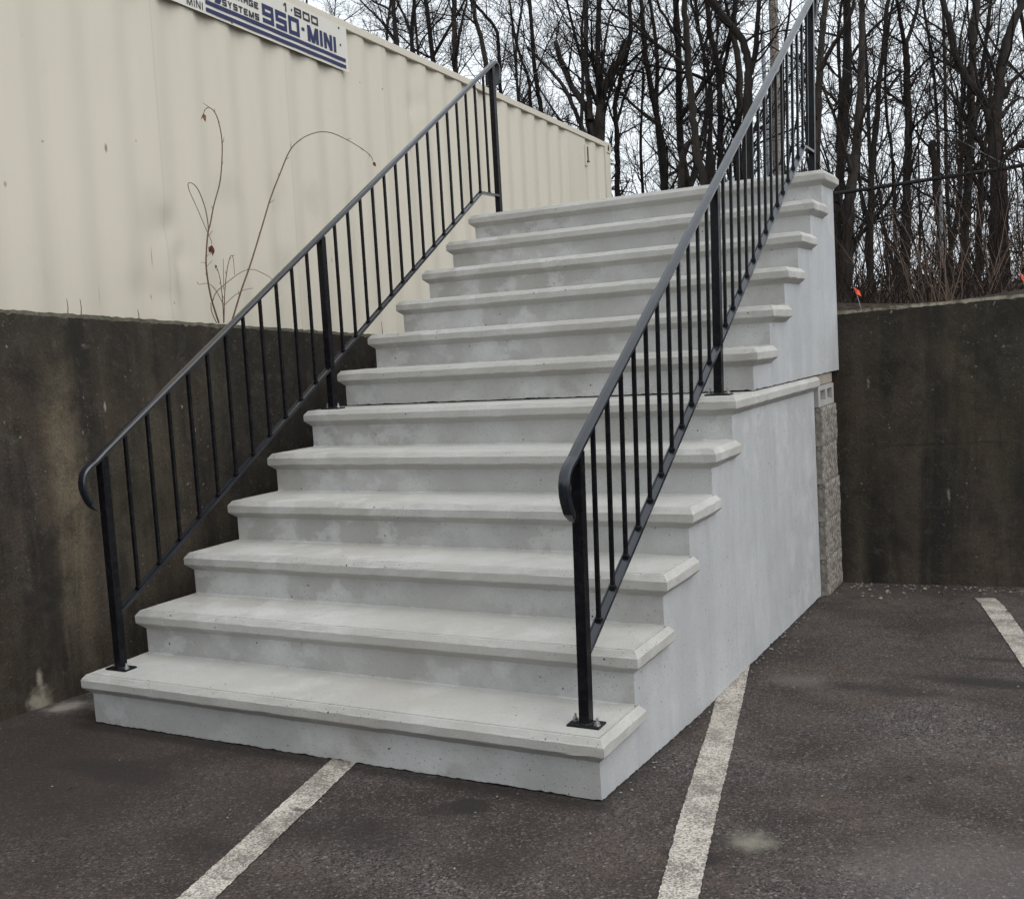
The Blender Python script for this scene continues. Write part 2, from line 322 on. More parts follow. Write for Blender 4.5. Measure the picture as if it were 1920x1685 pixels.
def m_block():
    n = NT('split_face_block', .9, .2)
    v = n.voro(70, out='Color'); bw = n.t.nodes.new('ShaderNodeRGBToBW'); n.t.links.new(v, bw.inputs[0])
    col = n.mix(n.ramp(bw.outputs[0], (.2, 0), (.8, 1)), (.15, .13, .115), (.31, .285, .25))
    col = n.mix(n.ramp(n.noise(45, 5, .7), (.55, 0), (.66, .8)), col, (.07, .06, .053))
    col = n.mix(n.ramp(bw.outputs[0], (.88, 0), (.93, .9)), col, (.5, .48, .45))
    return n.done(col, n.bump(n.math('ADD', n.noise(60, 5, .7), bw.outputs[0]), .6, .006))
M['block'] = m_block()
M['cinder'] = m_concrete('smooth_block', (.40, .39, .37), (.46, .45, .43), (.36, .35, .33), 0, .66)
M['brick'] = m_concrete('tan_brick', (.36, .31, .26), (.40, .36, .31), (.33, .28, .235), 0, .66)
def m_bark(name, a, b, moss):
    n = NT(name, .9, .15)
    g = n.noise(10, 5, .7, .5, n.map((1, 1, .22)))
    col = n.mix(n.ramp(g, (.35, 0), (.7, 1)), a, b)
    col = n.mix(n.ramp(n.noise(1.3, 4, .6), (.5, 0), (.72, .7)), col, moss)
    return n.done(col, n.bump(g, .8, .03))
M['bark'] = m_bark('dark_bark', (.016, .013, .012), (.036, .030, .027), (.028, .028, .020))
M['bark2'] = m_bark('brown_bark', (.026, .021, .018), (.060, .050, .043), (.036, .036, .028))
M['twig'] = m_bark('dark_twigs', (.016, .013, .012), (.032, .027, .025), (.028, .022, .020))
M['brush'] = m_plain('dry_brush', (.040, .030, .025), .9, .1, .5, 3)
M['tanstem'] = m_plain('tan_dry_stem', (.15, .105, .082), .85, .2, .5, 8)
def m_litter():
    n = NT('leaf_litter', .95, .1)
    v = n.voro(26, out='Color'); bw = n.t.nodes.new('ShaderNodeRGBToBW'); n.t.links.new(v, bw.inputs[0])
    col = n.mix(n.ramp(bw.outputs[0], (.25, 0), (.8, 1)), (.016, .012, .010), (.05, .036, .026))
    col = n.mix(n.ramp(n.noise(.5, 5), (.55, 0), (.7, .5)), col, (.03, .03, .014))
    return n.done(col, n.bump(bw.outputs[0], .8, .05))
M['litter'] = m_litter()
M['moss'] = m_plain('dry_moss', (.16, .12, .045), .95, .1, .6, 14)

# ------------------------------------------------------------------ the setting: lot, banks, walls
RR, T, W = .178, .2884, 2.1704        # riser, tread, stair width
GY = [(-60, .05), (-4, -.010), (0, -.016), (.9, -.058), (1.9, -.072), (2.9, -.086), (3.47, -.14), (9, -.2)]
def gz(y):
    for (a, za), (b, zb) in zip(GY, GY[1:]):
        if y <= b: return za+(zb-za)*(y-a)/(b-a)
    return GY[-1][1]
def wall_y(x): return 3.48+.1*(x-2.16)
def wtop_l(y): return 1.60-.059*y
def wtop_r(x): return 1.398+.027*(x-2.1)

mb = MB(); xs = [-.5, 6, 60]
ys = [a for a, _ in GY]
mb.add([(x, y, z) for y, z in GY for x in xs], [(j*3+i, j*3+i+1, (j+1)*3+i+1, (j+1)*3+i) for j in range(len(ys)-1) for i in range(2)])
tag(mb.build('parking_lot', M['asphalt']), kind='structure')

def parking_line(p0, p1, width, label):
    p0 = np.array(p0); p1 = np.array(p1); d = (p1-p0)/np.linalg.norm(p1-p0); nrm = np.array([d[1], -d[0]])
    ts = {0., 1.}
    for y in ys:
        for s in (-.5, .5):
            t = (y-p0[1]-nrm[1]*width*s)/(p1[1]-p0[1])
            if 0 < t < 1: ts.add(t)
    k = 420
    ts = sorted(ts | {i/k for i in range(k+1)})
    mb = MB(); vs = []
    rnd = random.Random(hash(label) % 1000)
    for t in ts:
        for s in (-.5, .5):
            q = p0+(p1-p0)*t+nrm*width*(s+rnd.uniform(-.022, .022)+.012*math.sin(t*37+s*9)*math.sin(t*11)); vs.append((q[0], q[1], gz(q[1])+.004))
    mb.add(vs, [(2*i, 2*i+1, 2*i+3, 2*i+2) for i in range(len(ts)-1)])
    o = mb.build('parking_line', M['line']); tag(o, kind='structure'); return o
parking_line((1.19, .12), (1.19+.23*4.2, -4.08), .098, 'a')
parking_line((2.085, 1.6), (2.085+.222*4.6, -3.0), .098, 'b')
parking_line((2.915, 3.13), (2.915+.232*5, -1.87), .098, 'c')

# upper ground: behind the left wall and behind the rear wall, rising gently into the woods
def terr(x, y):
    z = 1.36+.030*max(0, min(y, 48)-3.6)
    if x < -.5 and y < 6:
        z = min(wtop_l(max(y, -3))-.08, 1.62) if y < 3.4 else z
    return z
def pad(x, y, z):
    """level strip the container stands on, a little lower than the ground round it"""
    if y > 9.4 or x < -4.6: return z
    t = min(1, max(0, (-.8-x)/.35)); return z+(min(z, .955+.024*(8.9-y))-z)*t
def grid_sheet(name, X, Y, f, mat):
    nx, ny = len(X), len(Y)
    V = [(x, y, f(x, y)) for y in Y for x in X]
    Q = [(j*nx+i, j*nx+i+1, (j+1)*nx+i+1, (j+1)*nx+i) for j in range(ny-1) for i in range(nx-1)]
    return tag(link(name, fast_mesh(name, V, Q, True), mat), kind='structure')
rgt = random.Random(3)
XS = np.concatenate([np.linspace(-90, -6, 50), np.linspace(-5.4, 8, 90), np.linspace(9, 90, 50)])
grid_sheet('woodland_ground', XS, np.concatenate([np.linspace(3.72, 14, 60), np.linspace(15, 150, 80)]), lambda x, y: pad(x, y, terr(0, y))+(.05*math.sin(x*1.7+y)+.05*math.sin(y*1.3-x*.6))*(1 if y > 6 else .15) + (.0 if y > 5 else -.02), M['litter'])
grid_sheet('upper_yard', np.concatenate([np.linspace(-90, -6, 30), np.linspace(-5, -.55, 40)]), np.concatenate([np.linspace(-60, -5, 30), np.linspace(-4, 3.715, 30)]), lambda x, y: pad(x, y, wtop_l(min(max(y, -4), 3.7))-.10), M['litter'])

def wall_mesh(base_a, base_b, topz, thick_dir, thick, zlo, n, label, mat, topmat, name='retaining_wall'):
    """poured wall: face from a to b, chipped upper edge; body + cement cap as parts"""
    a = np.array(base_a); b = np.array(base_b); td = np.array(thick_dir)
    root = empty(name, (float(a[0]), float(a[1]), 0)); rnd = random.Random(5)
    body = MB(); fr = []; tp = []; bk = []
    o = np.array([a[0], a[1]])
    for i in range(n+1):
        t = i/n; p = a+(b-a)*t; z = topz(p); j = rnd.uniform(0, .005)+.004*abs(math.sin(i*.13)*math.sin(i*.037))
        fr.append((*p, z-.014-j-(.008 if rnd.random() < .05 else 0))); e = p+td*(.010+rnd.uniform(0, .012)); tp.append((*e, z+rnd.uniform(-.003, .002)))
        q = p+td*thick; bk.append((*q, z))
    lo = [(p[0], p[1], zlo) for p in fr]; lob = [(p[0], p[1], zlo) for p in bk]
    sub = lambda L: [(x-o[0], y-o[1], z) for x, y, z in L]
    fr, tp, bk, lo, lob = map(sub, (fr, tp, bk, lo, lob)); m = n+1
    body.add(lo+fr, [(i, i+1, m+i+1, m+i) for i in range(n)])
    body.add(lob+bk, [(i+1, i, m+i, m+i+1) for i in range(n)])
    body.add([lo[0], fr[0], tp[0], bk[0], lob[0]], [(0, 1, 2, 3, 4)]); body.add([lo[-1], fr[-1], tp[-1], bk[-1], lob[-1]], [(4, 3, 2, 1, 0)])
    cap = MB(); cap.add(fr+tp+bk, [(i, i+1, m+i+1, m+i) for i in range(n)]+[(m+i, m+i+1, 2*m+i+1, 2*m+i) for i in range(n)])
    body.build('wall_face', mat, root); cap.build('wall_top', topmat, root)
    tag(root, label, 'wall'); return root
def shift_mat(m, off):
    """material whose stains are written in world space, for an object whose origin sits at off"""
    n = m.copy(); t = n.node_tree
    tc = [x for x in t.nodes if x.type == 'TEX_COORD'][0]
    add = t.nodes.new('ShaderNodeVectorMath'); add.operation = 'ADD'; add.inputs[1].default_value = off
    for l in list(t.links):
        if l.from_socket == tc.outputs['Object']: t.links.new(add.outputs[0], l.to_socket)
    t.links.new(tc.outputs['Object'], add.inputs[0]); return n
YC = wall_y(-.37)
wall_mesh((-.37, -30), (-.37, YC), lambda p: min(wtop_l(p[1]), 1.9), (-1, 0), .2, -.5, 1600, 'dark stained concrete retaining wall on the left, below the cream container', shift_mat(M['wall_left'], (-.37, -30, 0)), M['walltop_left'])
wall_mesh((-.57, wall_y(-.57)+.001), (40, wall_y(40)), lambda p: wtop_r(p[0]), (-.0995, .995), .22, -.5, 2000, 'dark stained concrete retaining wall behind the stairs, topped by woods', shift_mat(M['wall_right'], (-.57, wall_y(-.57)+.001, 0)), M['walltop_right'])

# ------------------------------------------------------------------ concrete stair units
O = .028
def ring(x0, x1, y0, y1, i, z, nx, ny, rnd=None, amp=0):
    P = []
    for a, b, n in (((x0+i, y0+i), (x1-i, y0+i), nx), ((x1-i, y0+i), (x1-i, y1-i), ny), ((x1-i, y1-i), (x0+i, y1-i), nx), ((x0+i, y1-i), (x0+i, y0+i), ny)):
        for k in range(n):
            t = k/n; P.append([a[0]+(b[0]-a[0])*t, a[1]+(b[1]-a[1])*t, z])
    if amp:
        for p in P:
            for q in range(3): p[q] += rnd.uniform(-amp, amp)*(1.0 if rnd.random() > .06 else 2.4)
    return P
def stair_tread(root, x0, x1, y0, y1, zt, seed):
    rnd = random.Random(seed); c, h = .018, .0345
    nx, ny = 46, max(7, int((y1-y0)/.045)); mb = MB()
    a = .0011
    L = [ring(x0, x1, y0, y1, O, zt-c-h-.024, nx, ny, rnd, a*.6), ring(x0, x1, y0, y1, .002, zt-c-h, nx, ny, rnd, a), ring(x0, x1, y0, y1, 0, zt-c-h+.004, nx, ny, rnd, a*.7),
         ring(x0, x1, y0, y1, 0, zt-c-.003, nx, ny, rnd, a), ring(x0, x1, y0, y1, .003, zt-c+.001, nx, ny, rnd, a), ring(x0, x1, y0, y1, c-.003, zt-.0015, nx, ny, rnd, a),
         ring(x0, x1, y0, y1, c+.001, zt, nx, ny, rnd, a*.5), ring(x0, x1, y0, y1, c+.0035, zt-.008, nx, ny, rnd, a*.4), ring(x0, x1, y0, y1, c+.008, zt-.008, nx, ny, rnd, a*.4), ring(x0, x1, y0, y1, c+.0105, zt-.0005, nx, ny, rnd, a*.4), ring(x0, x1, y0, y1, c+.03, zt-.0008, nx, ny)]
    mb.loops(L); return mb.build('tread', M['tread'], root)
def ragged(k, rnd, rag):
    r = np.random.default_rng(rnd.randrange(10**6)); a = np.abs(r.normal(0, .0026, k+1))
    a = np.convolve(a, [.25, .5, .25], 'same')+np.abs(np.convolve(r.normal(0, .0012, k+1), np.ones(18)/6, 'same'))
    for _ in range(int(k*.012)):
        c, w_, h = r.integers(0, k+1), r.integers(1, 4), r.uniform(.002, .005); i = np.arange(k+1); a += h*np.exp(-((i-c)/w_)**2)*r.uniform(.5, 1.2, k+1)
    return a*rag
def stair_unit(name, label, x0, x1, ybase, zbase, n, yend, bottom, seed, rag=1.):
    root = empty(name, (x0, ybase, zbase)); rnd = random.Random(seed); X0, X1 = O, x1-x0-O; Y1 = yend-ybase-O
    for i in range(n):
        e = (i+1)*T+O+.022 if i < n-1 else yend-ybase
        stair_tread(root, 0, x1-x0, i*T, e, (i+1)*RR, seed*31+i)
    mb = MB(); prof = []
    for i in range(n):
        y = i*T+O; zt = (i+1)*RR-.045
        prof.append((y, (i*RR-.045) if i else None)); prof.append((y, zt))
    prof.append((Y1, n*RR-.045))
    # sides with a ragged, broken lower lip
    k = int((Y1-O)/.007)
    rg = ragged(k, rnd, rag); bot = [(O+(Y1-O)*j/k, bottom(O+(Y1-O)*j/k)+rg[j]) for j in range(k, -1, -1)]
    side = [(y, z) for y, z in prof[1:]]
    for X, rev in ((X1, False), (X0, True)):
        p = [(X+rnd.uniform(-.0, .0), y, z) for y, z in side]+[(X, y, z) for y, z in bot]
        # split into vertical strips under each step so that the polygons stay simple
        for i in range(n):
            ya = i*T+O; yb = (i+1)*T+O if i < n-1 else Y1; zt = (i+1)*RR-.045
            bb = [(y, z) for y, z in bot if ya-1e-6 <= y <= yb+1e-6]
            fa = bb[-1]; fb = bb[0]
            poly = [(X, ya, zt), (X, yb, zt), (X, yb, fb[1])]+[(X, y, z) for y, z in bb]+[(X, ya, fa[1])]
            q = []
            for v in poly:
                if not q or (Vector(v)-Vector(q[-1])).length > 1e-5: q.append(v)
            mb.add(q, [tuple(range(len(q)))[::-1] if not rev else tuple(range(len(q)))])
    for i in range(n):
        y = i*T+O; z1 = (i+1)*RR-.045
        if i: mb.add([(X0, y, i*RR-.045), (X1, y, i*RR-.045), (X1, y, z1), (X0, y, z1)], [(0, 1, 2, 3)])
        else:
            kk = int((X1-X0)/.007); rg2 = ragged(kk, rnd, rag); lo = [(X0+(X1-X0)*j/kk, y, bottom(y)+rg2[j]) for j in range(kk+1)]
            mb.add(lo+[(X1, y, z1), (X0, y, z1)], [tuple(range(len(lo)+2))])
        if i:   # cement fillet where riser meets tread
            kk = 90; zt = i*RR-.001; A = []; B = []
            for j in range(kk+1):
                x = X0+(X1-X0)*j/kk; s = .004+.003*abs(math.sin(x*3.1+i))*rnd.random()+(.0025 if rnd.random() < .1 else 0)
                A.append((x, y-s*1.3, zt)); B.append((x, y-.0005, zt+s))
            mb.add(A+B, [(j, j+1, kk+2+j, kk+1+j) for j in range(kk)])
        yb = (i+1)*T+O if i < n-1 else Y1
        mb.add([(X0, y, z1), (X1, y, z1), (X1, yb, z1), (X0, yb, z1)], [(0, 1, 2, 3)])
    mb.add([(X1, Y1, bottom(Y1)), (X0, Y1, bottom(Y1)), (X0, Y1, n*RR-.045), (X1, Y1, n*RR-.045)], [(0, 1, 2, 3)])
    o = mb.build('stair_body', M['side'], root); o.data.materials.append(M['riser'])
    for p in o.data.polygons:
        if abs(p.normal.y) > .5 and p.center.y < Y1-.01: p.material_index = 1
    tag(root, label, 'stairs', 'precast concrete stair units'); return root
stair_unit('concrete_stair', 'lower precast concrete stair unit of six steps standing on the asphalt', 0, W, 0, 0, 6, 2.94, lambda y: gz(y)+.002, 3)
UX0, UX1, UY, UZ = .016, 2.188, 6*T-.016, 6*RR+.004
stair_unit('concrete_stair', 'upper precast concrete stair unit stacked on the lower one, reaching over the wall', UX0, UX1, UY, UZ, 6, 3.50, lambda y: -.001+.002*max(0, y-.2)/1.55, 4, .9)

# ------------------------------------------------------------------ block stack propping the upper unit
BX0, BX1, BY0, BY1 = 1.79, 2.173, 2.955, 3.33
names = ['lowest rough split-face concrete block, resting on the asphalt behind the stairs', 'second split-face concrete block up from the asphalt behind the stairs',
         'middle split-face concrete block in the five-high stack behind the stairs', 'fourth split-face concrete block up, one below the topmost rough one', 'topmost split-face concrete block, directly under the smooth two-hole block']
zb = -.10
def rough_block(x0, x1, y0, y1, z0, z1, rnd):
    mb = MB(); ny, nz = 22, 12; G = []
    for j in range(nz+1):
        for i in range(ny+1):
            e = min(i, ny-i, j*1.5, (nz-j)*1.5)
            d = (rnd.uniform(-.0022, .0022)+.001*math.sin(i*.9+j*.7))-(.0035 if e == 0 else 0)
            G.append((x1+d, y0+(y1-y0)*i/ny, z0+(z1-z0)*j/nz))
    m = ny+1
    mb.add(G, [(j*m+i, j*m+i+1, (j+1)*m+i+1, (j+1)*m+i) for j in range(nz) for i in range(ny)])
    fr = [G[j*m] for j in range(nz+1)]; bk = [G[j*m+ny] for j in range(nz+1)]; lo = G[:m]; hi = G[nz*m:]
    mb.add(fr+[(x0, y0, z1), (x0, y0, z0)], [tuple(range(nz+3))[::-1]]); mb.add(bk+[(x0, y1, z1), (x0, y1, z0)], [tuple(range(nz+3))])
    mb.add(lo+[(x0, y1, z0), (x0, y0, z0)], [tuple(range(m+2))[::-1]]); mb.add(hi+[(x0, y1, z1), (x0, y0, z1)], [tuple(range(m+2))])
    mb.add([(x0, y0, z0), (x0, y1, z0), (x0, y1, z1), (x0, y0, z1)], [(3, 2, 1, 0)])
    return mb
for i, nm in enumerate(names):
    rnd = random.Random(40+i); h = .2005; dx = rnd.uniform(-.006, .006)
    mb = rough_block(BX0-BX0, BX1-BX0+dx, 0, BY1-BY0, 0, h-.0022, rnd)
    o = mb.build('split_face_block', M['block']); o.location = (BX0, BY0+rnd.uniform(-.004, .004), zb)
    tag(o, nm, 'concrete block', 'blocks stacked behind the stairs'); zb += h
def hollow_block():
    mb = MB(); h = .108; x1 = .366; d = BY1-BY0; c = .012
    hs_ = [(.050, .170), (.212, .330)]; z0, z1 = .030, .085
    yy = [0, hs_[0][0], hs_[0][1], hs_[1][0], hs_[1][1], d]; zz = [0, z0, z1, h]
    for a in range(5):
        for b in range(3):
            if b == 1 and a in (1, 3): continue
            mb.add([(x1, yy[a], zz[b]), (x1, yy[a+1], zz[b]), (x1, yy[a+1], zz[b+1]), (x1, yy[a], zz[b+1])], [(0, 1, 2, 3)])
    for ya, yb in hs_:
        P = [(ya, z0), (yb, z0), (yb, z1), (ya, z1)]
        for k in range(4):
            p, q = P[k], P[(k+1) % 4]; mb.add([(x1, *p), (x1, *q), (x1-.12, *q), (x1-.12, *p)], [(0, 1, 2, 3)])
        mb.add([(x1-.12, *p) for p in P], [(0, 1, 2, 3)])
    mb.add([(0, 0, 0), (x1, 0, 0), (x1, d, 0), (0, d, 0), (0, 0, h), (x1, 0, h), (x1, d, h), (0, d, h)], [(3, 2, 1, 0), (4, 5, 6, 7), (0, 1, 5, 4), (2, 3, 7, 6), (3, 0, 4, 7)])
    return mb, h
mb, hh = hollow_block(); o = mb.build('hollow_block', M['cinder']); o.location = (BX0, BY0, zb+.001)
tag(o, 'smooth pale concrete block with two holes, on top of the rough blocks', 'concrete block', 'blocks stacked behind the stairs'); zb += hh+.003
mb = MB(); mb.box(0, .36, 0, BY1-BY0-.01, 0, .056, .004); o = mb.build('shim_brick', M['brick']); o.location = (BX0, BY0+.004, zb)
tag(o, 'thin tan brick wedged between the two-hole block and the upper stair unit', 'brick')

# ------------------------------------------------------------------ railings
HZ = lambda y: .930+.628*y      # underside of hand rail
LZ = lambda y: .313+.613*y      # underside of lower rail
PY = (.112, 1.555, 3.415)
def sweep(mb, x, path, prof, smooth=True, taper=None):
    m = len(path); L = []
    for i, (y, z) in enumerate(path):
        a = path[max(i-1, 0)]; b = path[min(i+1, m-1)]
        ty, tz = b[0]-a[0], b[1]-a[1]; l = math.hypot(ty, tz); ty /= l; tz /= l
        k = taper(i) if taper else 1
        L.append([(x+px*k, y-tz*pn*k, z+ty*pn*k) for px, pn in prof])
    mb.loops(L, smooth)
CAP = [(-.011, -.002), (-.018, .001), (-.018, .0105), (-.0135, .0165), (0, .0175), (.0135, .0165), (.018, .0105), (.018, .001), (.011, -.002)]
def smooth_path(P, k=6):
    out = []
    for i in range(len(P)-1):
        p0, p1, p2, p3 = P[max(i-1, 0)], P[i], P[i+1], P[min(i+2, len(P)-1)]
        for j in range(k):
            t = j/k; out.append(tuple(.5*(2*b+(c-a)*t+(2*a-5*b+4*c-d)*t*t+(-a+3*b-3*c+d)*t**3) for a, b, c, d in zip(p0, p1, p2, p3)))
    out.append(tuple(P[-1])); return out
def railing(x, label, lean):
    root = empty('stair_railing', (x, PY[0], RR)); off = Vector((x, PY[0], RR))
    def fin(mb, name, mat=M['black'], parent=None):
        mb.v = [(a-off.x+lean*(c-RR-.628*(b-PY[0])), b-off.y, c-off.z) for a, b, c in mb.v]; return mb.build(name, mat, parent or root)
    for i, (y, zf) in enumerate(zip(PY, (RR-.0025, 6*RR-.0025, 12*RR+UZ-6*RR-.0025))):
        mb = MB(); s = .0165; zt = HZ(y)+.004
        mb.box(x-s, x+s, y-s, y+s, zf+.006, zt, .002); post = fin(mb, 'post')
        mb = MB(); bx, by = .053, .030; mb.box(x-bx, x+bx, y-by, y+by, zf, zf+.0085, .002)
        mb.tube([(x, y, zf+.008), (x, y, zf+.013)], [.026, .0205], 16, False); fin(mb, 'base_plate', M['black'], post)
        for sx in (-1, 1):
            mb = MB(); bxp = x+sx*.040; byp = y-sx*.010
            mb.tube([(bxp, byp, zf+.008), (bxp, byp, zf+.010)], .011, 12, False); mb.tube([(bxp, byp, zf+.0101), (bxp, byp, zf+.018)], .0085, 6, False); mb.tube([(bxp, byp, zf+.018), (bxp, byp, zf+.030)], .0045, 8)
            fin(mb, 'bolt', M['zinc'], post)
    # cap rail with drooping lamb's-tongue ends
    y0 = .07
    lower = [(.068, .806), (.046, .836), (.027, .873), (.020, .905), (.026, .936), (.044, .957), (y0+.012, HZ(y0+.012)-.003)]
    upper = [(3.425, HZ(3.425)), (3.462, HZ(3.462)-.006), (3.487, HZ(3.487)-.034), (3.492, HZ(3.487)-.075), (3.484, HZ(3.487)-.115), (3.468, HZ(3.487)-.150)]
    path = smooth_path(lower)+[(y, HZ(y)) for y in np.linspace(.13, 3.36, 14)]+smooth_path(upper)
    N = len(path); mb = MB()
    tp = lambda i: min(1, .45+.55*min(i, 6)/6, .45+.55*min(N-1-i, 6)/6)
    sweep(mb, x, path, CAP, False, tp); fin(mb, 'handrail', M['rail'])
    ky = 3.19
    lp = [(PY[0], LZ(PY[0])), (ky-.012, LZ(ky-.012)), (ky, LZ(ky)-.002), (ky+.014, LZ(ky)-.001), (PY[2], LZ(ky)-.002)]
    mb = MB(); sweep(mb, x, lp, [(-.0165, 0), (.0165, 0), (.0165, .0125), (.0125, .0125), (.0125, .0085), (-.0125, .0085), (-.0125, .0125), (-.0165, .0125)], False); fin(mb, 'lower_rail', M['rail'])
    ylist = [PY[0]+(PY[1]-PY[0])*k/12 for k in range(1, 12)]+[PY[1]+(PY[2]-PY[1])*k/16 for k in range(1, 16)]
    for y in ylist:
        b = .0062; zb_ = LZ(min(y, ky))+.006; zt = HZ(y)+.003
        mb = MB(); mb.box(x-b, x+b, y-b, y+b, zb_, zt)
        mb.box(x-b-.0025, x+b+.0025, y-b-.0025, y+b+.0025, zb_, zb_+.011+.613*b, .002); fin(mb, 'baluster')
    tag(root, label, 'railing', 'black steel stair railings'); return root
railing(.098, 'black steel railing on the left side of the stairs, by the dark wall and container', .008)
railing(2.067, 'black steel railing on the open right side of the stairs, nearest the camera', .026)

# ------------------------------------------------------------------ shipping container (local frame: x = along from far end to near, y = out, z = up)
B = Vector((-1.46, 8.909, 3.565))
cu, cn, cw = Vector((.042, -.9988, .024)).normalized(), None, None
cn = cu.cross(Vector((0, 0, 1))).normalized(); cn = cn if cn.x > 0 else -cn
cw = cu.cross(cn); cw = cw if cw.z > 0 else -cw
ct = empty('shipping_container'); ct.matrix_world = Matrix(((cu.x, cn.x, cw.x, B.x), (cu.y, cn.y, cw.y, B.y), (cu.z, cn.z, cw.z, B.z), (0, 0, 0, 1)))
tag(ct, 'long cream corrugated steel shipping container behind the left retaining wall', 'container')
CL, CH, CW_ = 12.0, 2.59, 2.44
# side sheet: plan profile (x along, y depth)
dep = .025; prof = [(-.02, -.002), (.05, -.002)]
edges = [.28, .592] + [1.321+.3005*k for k in range(36)]
edges = [e for e in edges if e < CL-.4]
def dentf(x, z): return 0
for e in edges:
    prof += [(e-.215, -dep-.002) if False else (e-.205, -.002), (e-.140, -dep-.002), (e-.068, -dep-.002), (e, -.002)]
prof = sorted(set([p for p in prof if p[0] > .06]))
prof = [(-.02, -.002)]+prof+[(CL-.2, -.002)]
dents = [(7.05, -1.62, .06, .022), (6.95, -1.78, .05, .016), (7.3, -2.0, .08, .014), (5.2, -1.3, .05, .012), (4.26, -.42, .05, .02), (4.1, -.36, .035, .012), (5.35, -1.75, .03, .01), (7.1, -2.02, .05, .014)]
nz = 46; zs = [-.05-(CH-.2)*k/nz for k in range(nz+1)]
dp = []
for a, b in zip(prof, prof[1:]):
    kk = max(1, int((b[0]-a[0])/.035)); dp += [(a[0]+(b[0]-a[0])*j/kk, a[1]+(b[1]-a[1])*j/kk) for j in range(kk)]
dp.append(prof[-1]); V = []
for z in zs:
    for x, y in dp:
        d = -sum(a*math.exp(-((x-cx)**2+((z-cz)*.8)**2)/r**2) for cx, cz, r, a in dents) if 3.5 < x < 8.5 else 0
        V.append((x, y+d, z))
m = len(dp); me = fast_mesh('side_panel', V, [(j*m+i, j*m+i+1, (j+1)*m+i+1, (j+1)*m+i) for j in range(nz) for i in range(m-1)], False)
link('side_panel', me, M['cream'], ct)
mb = MB(); mb.box(-.02, CL-.17, -.055, .010, -.060, -.002, .004); mb.build('top_rail', M['cream'], ct)
mb = MB(); mb.box(-.02, CL-.17, -.055, .012, -CH, -CH+.155, .004); mb.build('bottom_rail', M['cream'], ct)
mb = MB(); mb.box(-.16, CL, -CW_+.02, -.05, -.03, -.012); mb.build('roof', M['cream'], ct)
mb = MB(); mb.box(-.16, CL, -CW_, -CW_+.03, -CH+.02, -.035); mb.box(-.16, -.12, -CW_+.03, -.06, -CH+.02, -.035); mb.box(CL-.04, CL, -CW_+.03, -.06, -CH+.02, -.035); mb.build('end_panel', M['cream'], ct)
for x0, x1 in ((-.165, .0), (CL-.165, CL)):
    mb = MB(); mb.box(x0+.01, x1-.01, -.16, .006, -CH+.1, -.115, .006); mb.box(x0+.0+.135, x1+.02, -.02, .012, -CH+.1, -.065, .003); mb.build('corner_post', M['cream'], ct)
    for z in (-.118, -CH):
        mb = MB(); mb.box(x0-.004, x1+.004, -.162, .013, z, z+.124 if z > -1 else z+.118, .006); cc = mb.build('corner_casting', M['cream'], ct)
        mb = MB(); cx = (x0+x1)/2-.01; mb.loops([[(cx+.022*math.cos(t)*a, y, z+.06+.037*math.sin(t)*a) for t in np.linspace(0, 2*math.pi, 16, endpoint=False)] for y, a in ((.0125, 1), (.0137, 1))]); mb.build('lifting_hole', M['dark_hole'], cc)  # flat dark disc on the casting, painted shade instead of a hollow
mb = MB(); mb.box(.565, .63, -.004, .014, -.36, -.13, .004); v = mb.build('vent_cover', M['cream'], ct)
mb = MB(); mb.box(.560, .585, .0142, .022, -.30, -.15); mb.box(.553, .60, .0142, .030, -.315, -.302); mb.build('latch', M['rust'], v)
# the sign along the top
SG = .0104
def sz(x): return SG*(x-5.16)
mb = MB(); K = 60; x0s, x1s = 5.155, 9.25
fr = []; 
for k in range(K+1):
    x = x0s+(x1s-x0s)*k/K; wv = .0014*math.sin(x*2*math.pi/.3+.6)
    fr.append((x, .0125+.001*math.sin(x*5), -.050+sz(x)*0, .016+wv*.9, -.363+sz(x)))
t = .0025
vs = [(a, b, c) for a, b, c, d, e in fr]+[(a, d, e) for a, b, c, d, e in fr]+[(a, b-t, c) for a, b, c, d, e in fr]+[(a, d-t, e) for a, b, c, d, e in fr]; m = K+1
mb.add(vs, [(i, m+i, m+i+1, i+1) for i in range(K)]+[(2*m+i, 2*m+i+1, 3*m+i+1, 3*m+i) for i in range(K)]+[(m+i, 3*m+i, 3*m+i+1, m+i+1) for i in range(K)]+[(0, 2*m, 3*m, m), (K, m+K, 3*m+K, 2*m+K)])
sign = mb.build('sign', M['signface'], ct); tag(sign, 'long cream sign with navy stripes and phone number')
def sdep(x, z):
    k = min(max((x-x0s)/(x1s-x0s)*K, 0), K-1e-6); i = int(k); f = k-i
    a, b = fr[i], fr[i+1]; top = a[1]+(b[1]-a[1])*f; bot = a[3]+(b[3]-a[3])*f; zt = a[2]; zb2 = a[4]+(b[4]-a[4])*f
    q = (zt-z)/(zt-zb2); return top+(bot-top)*q
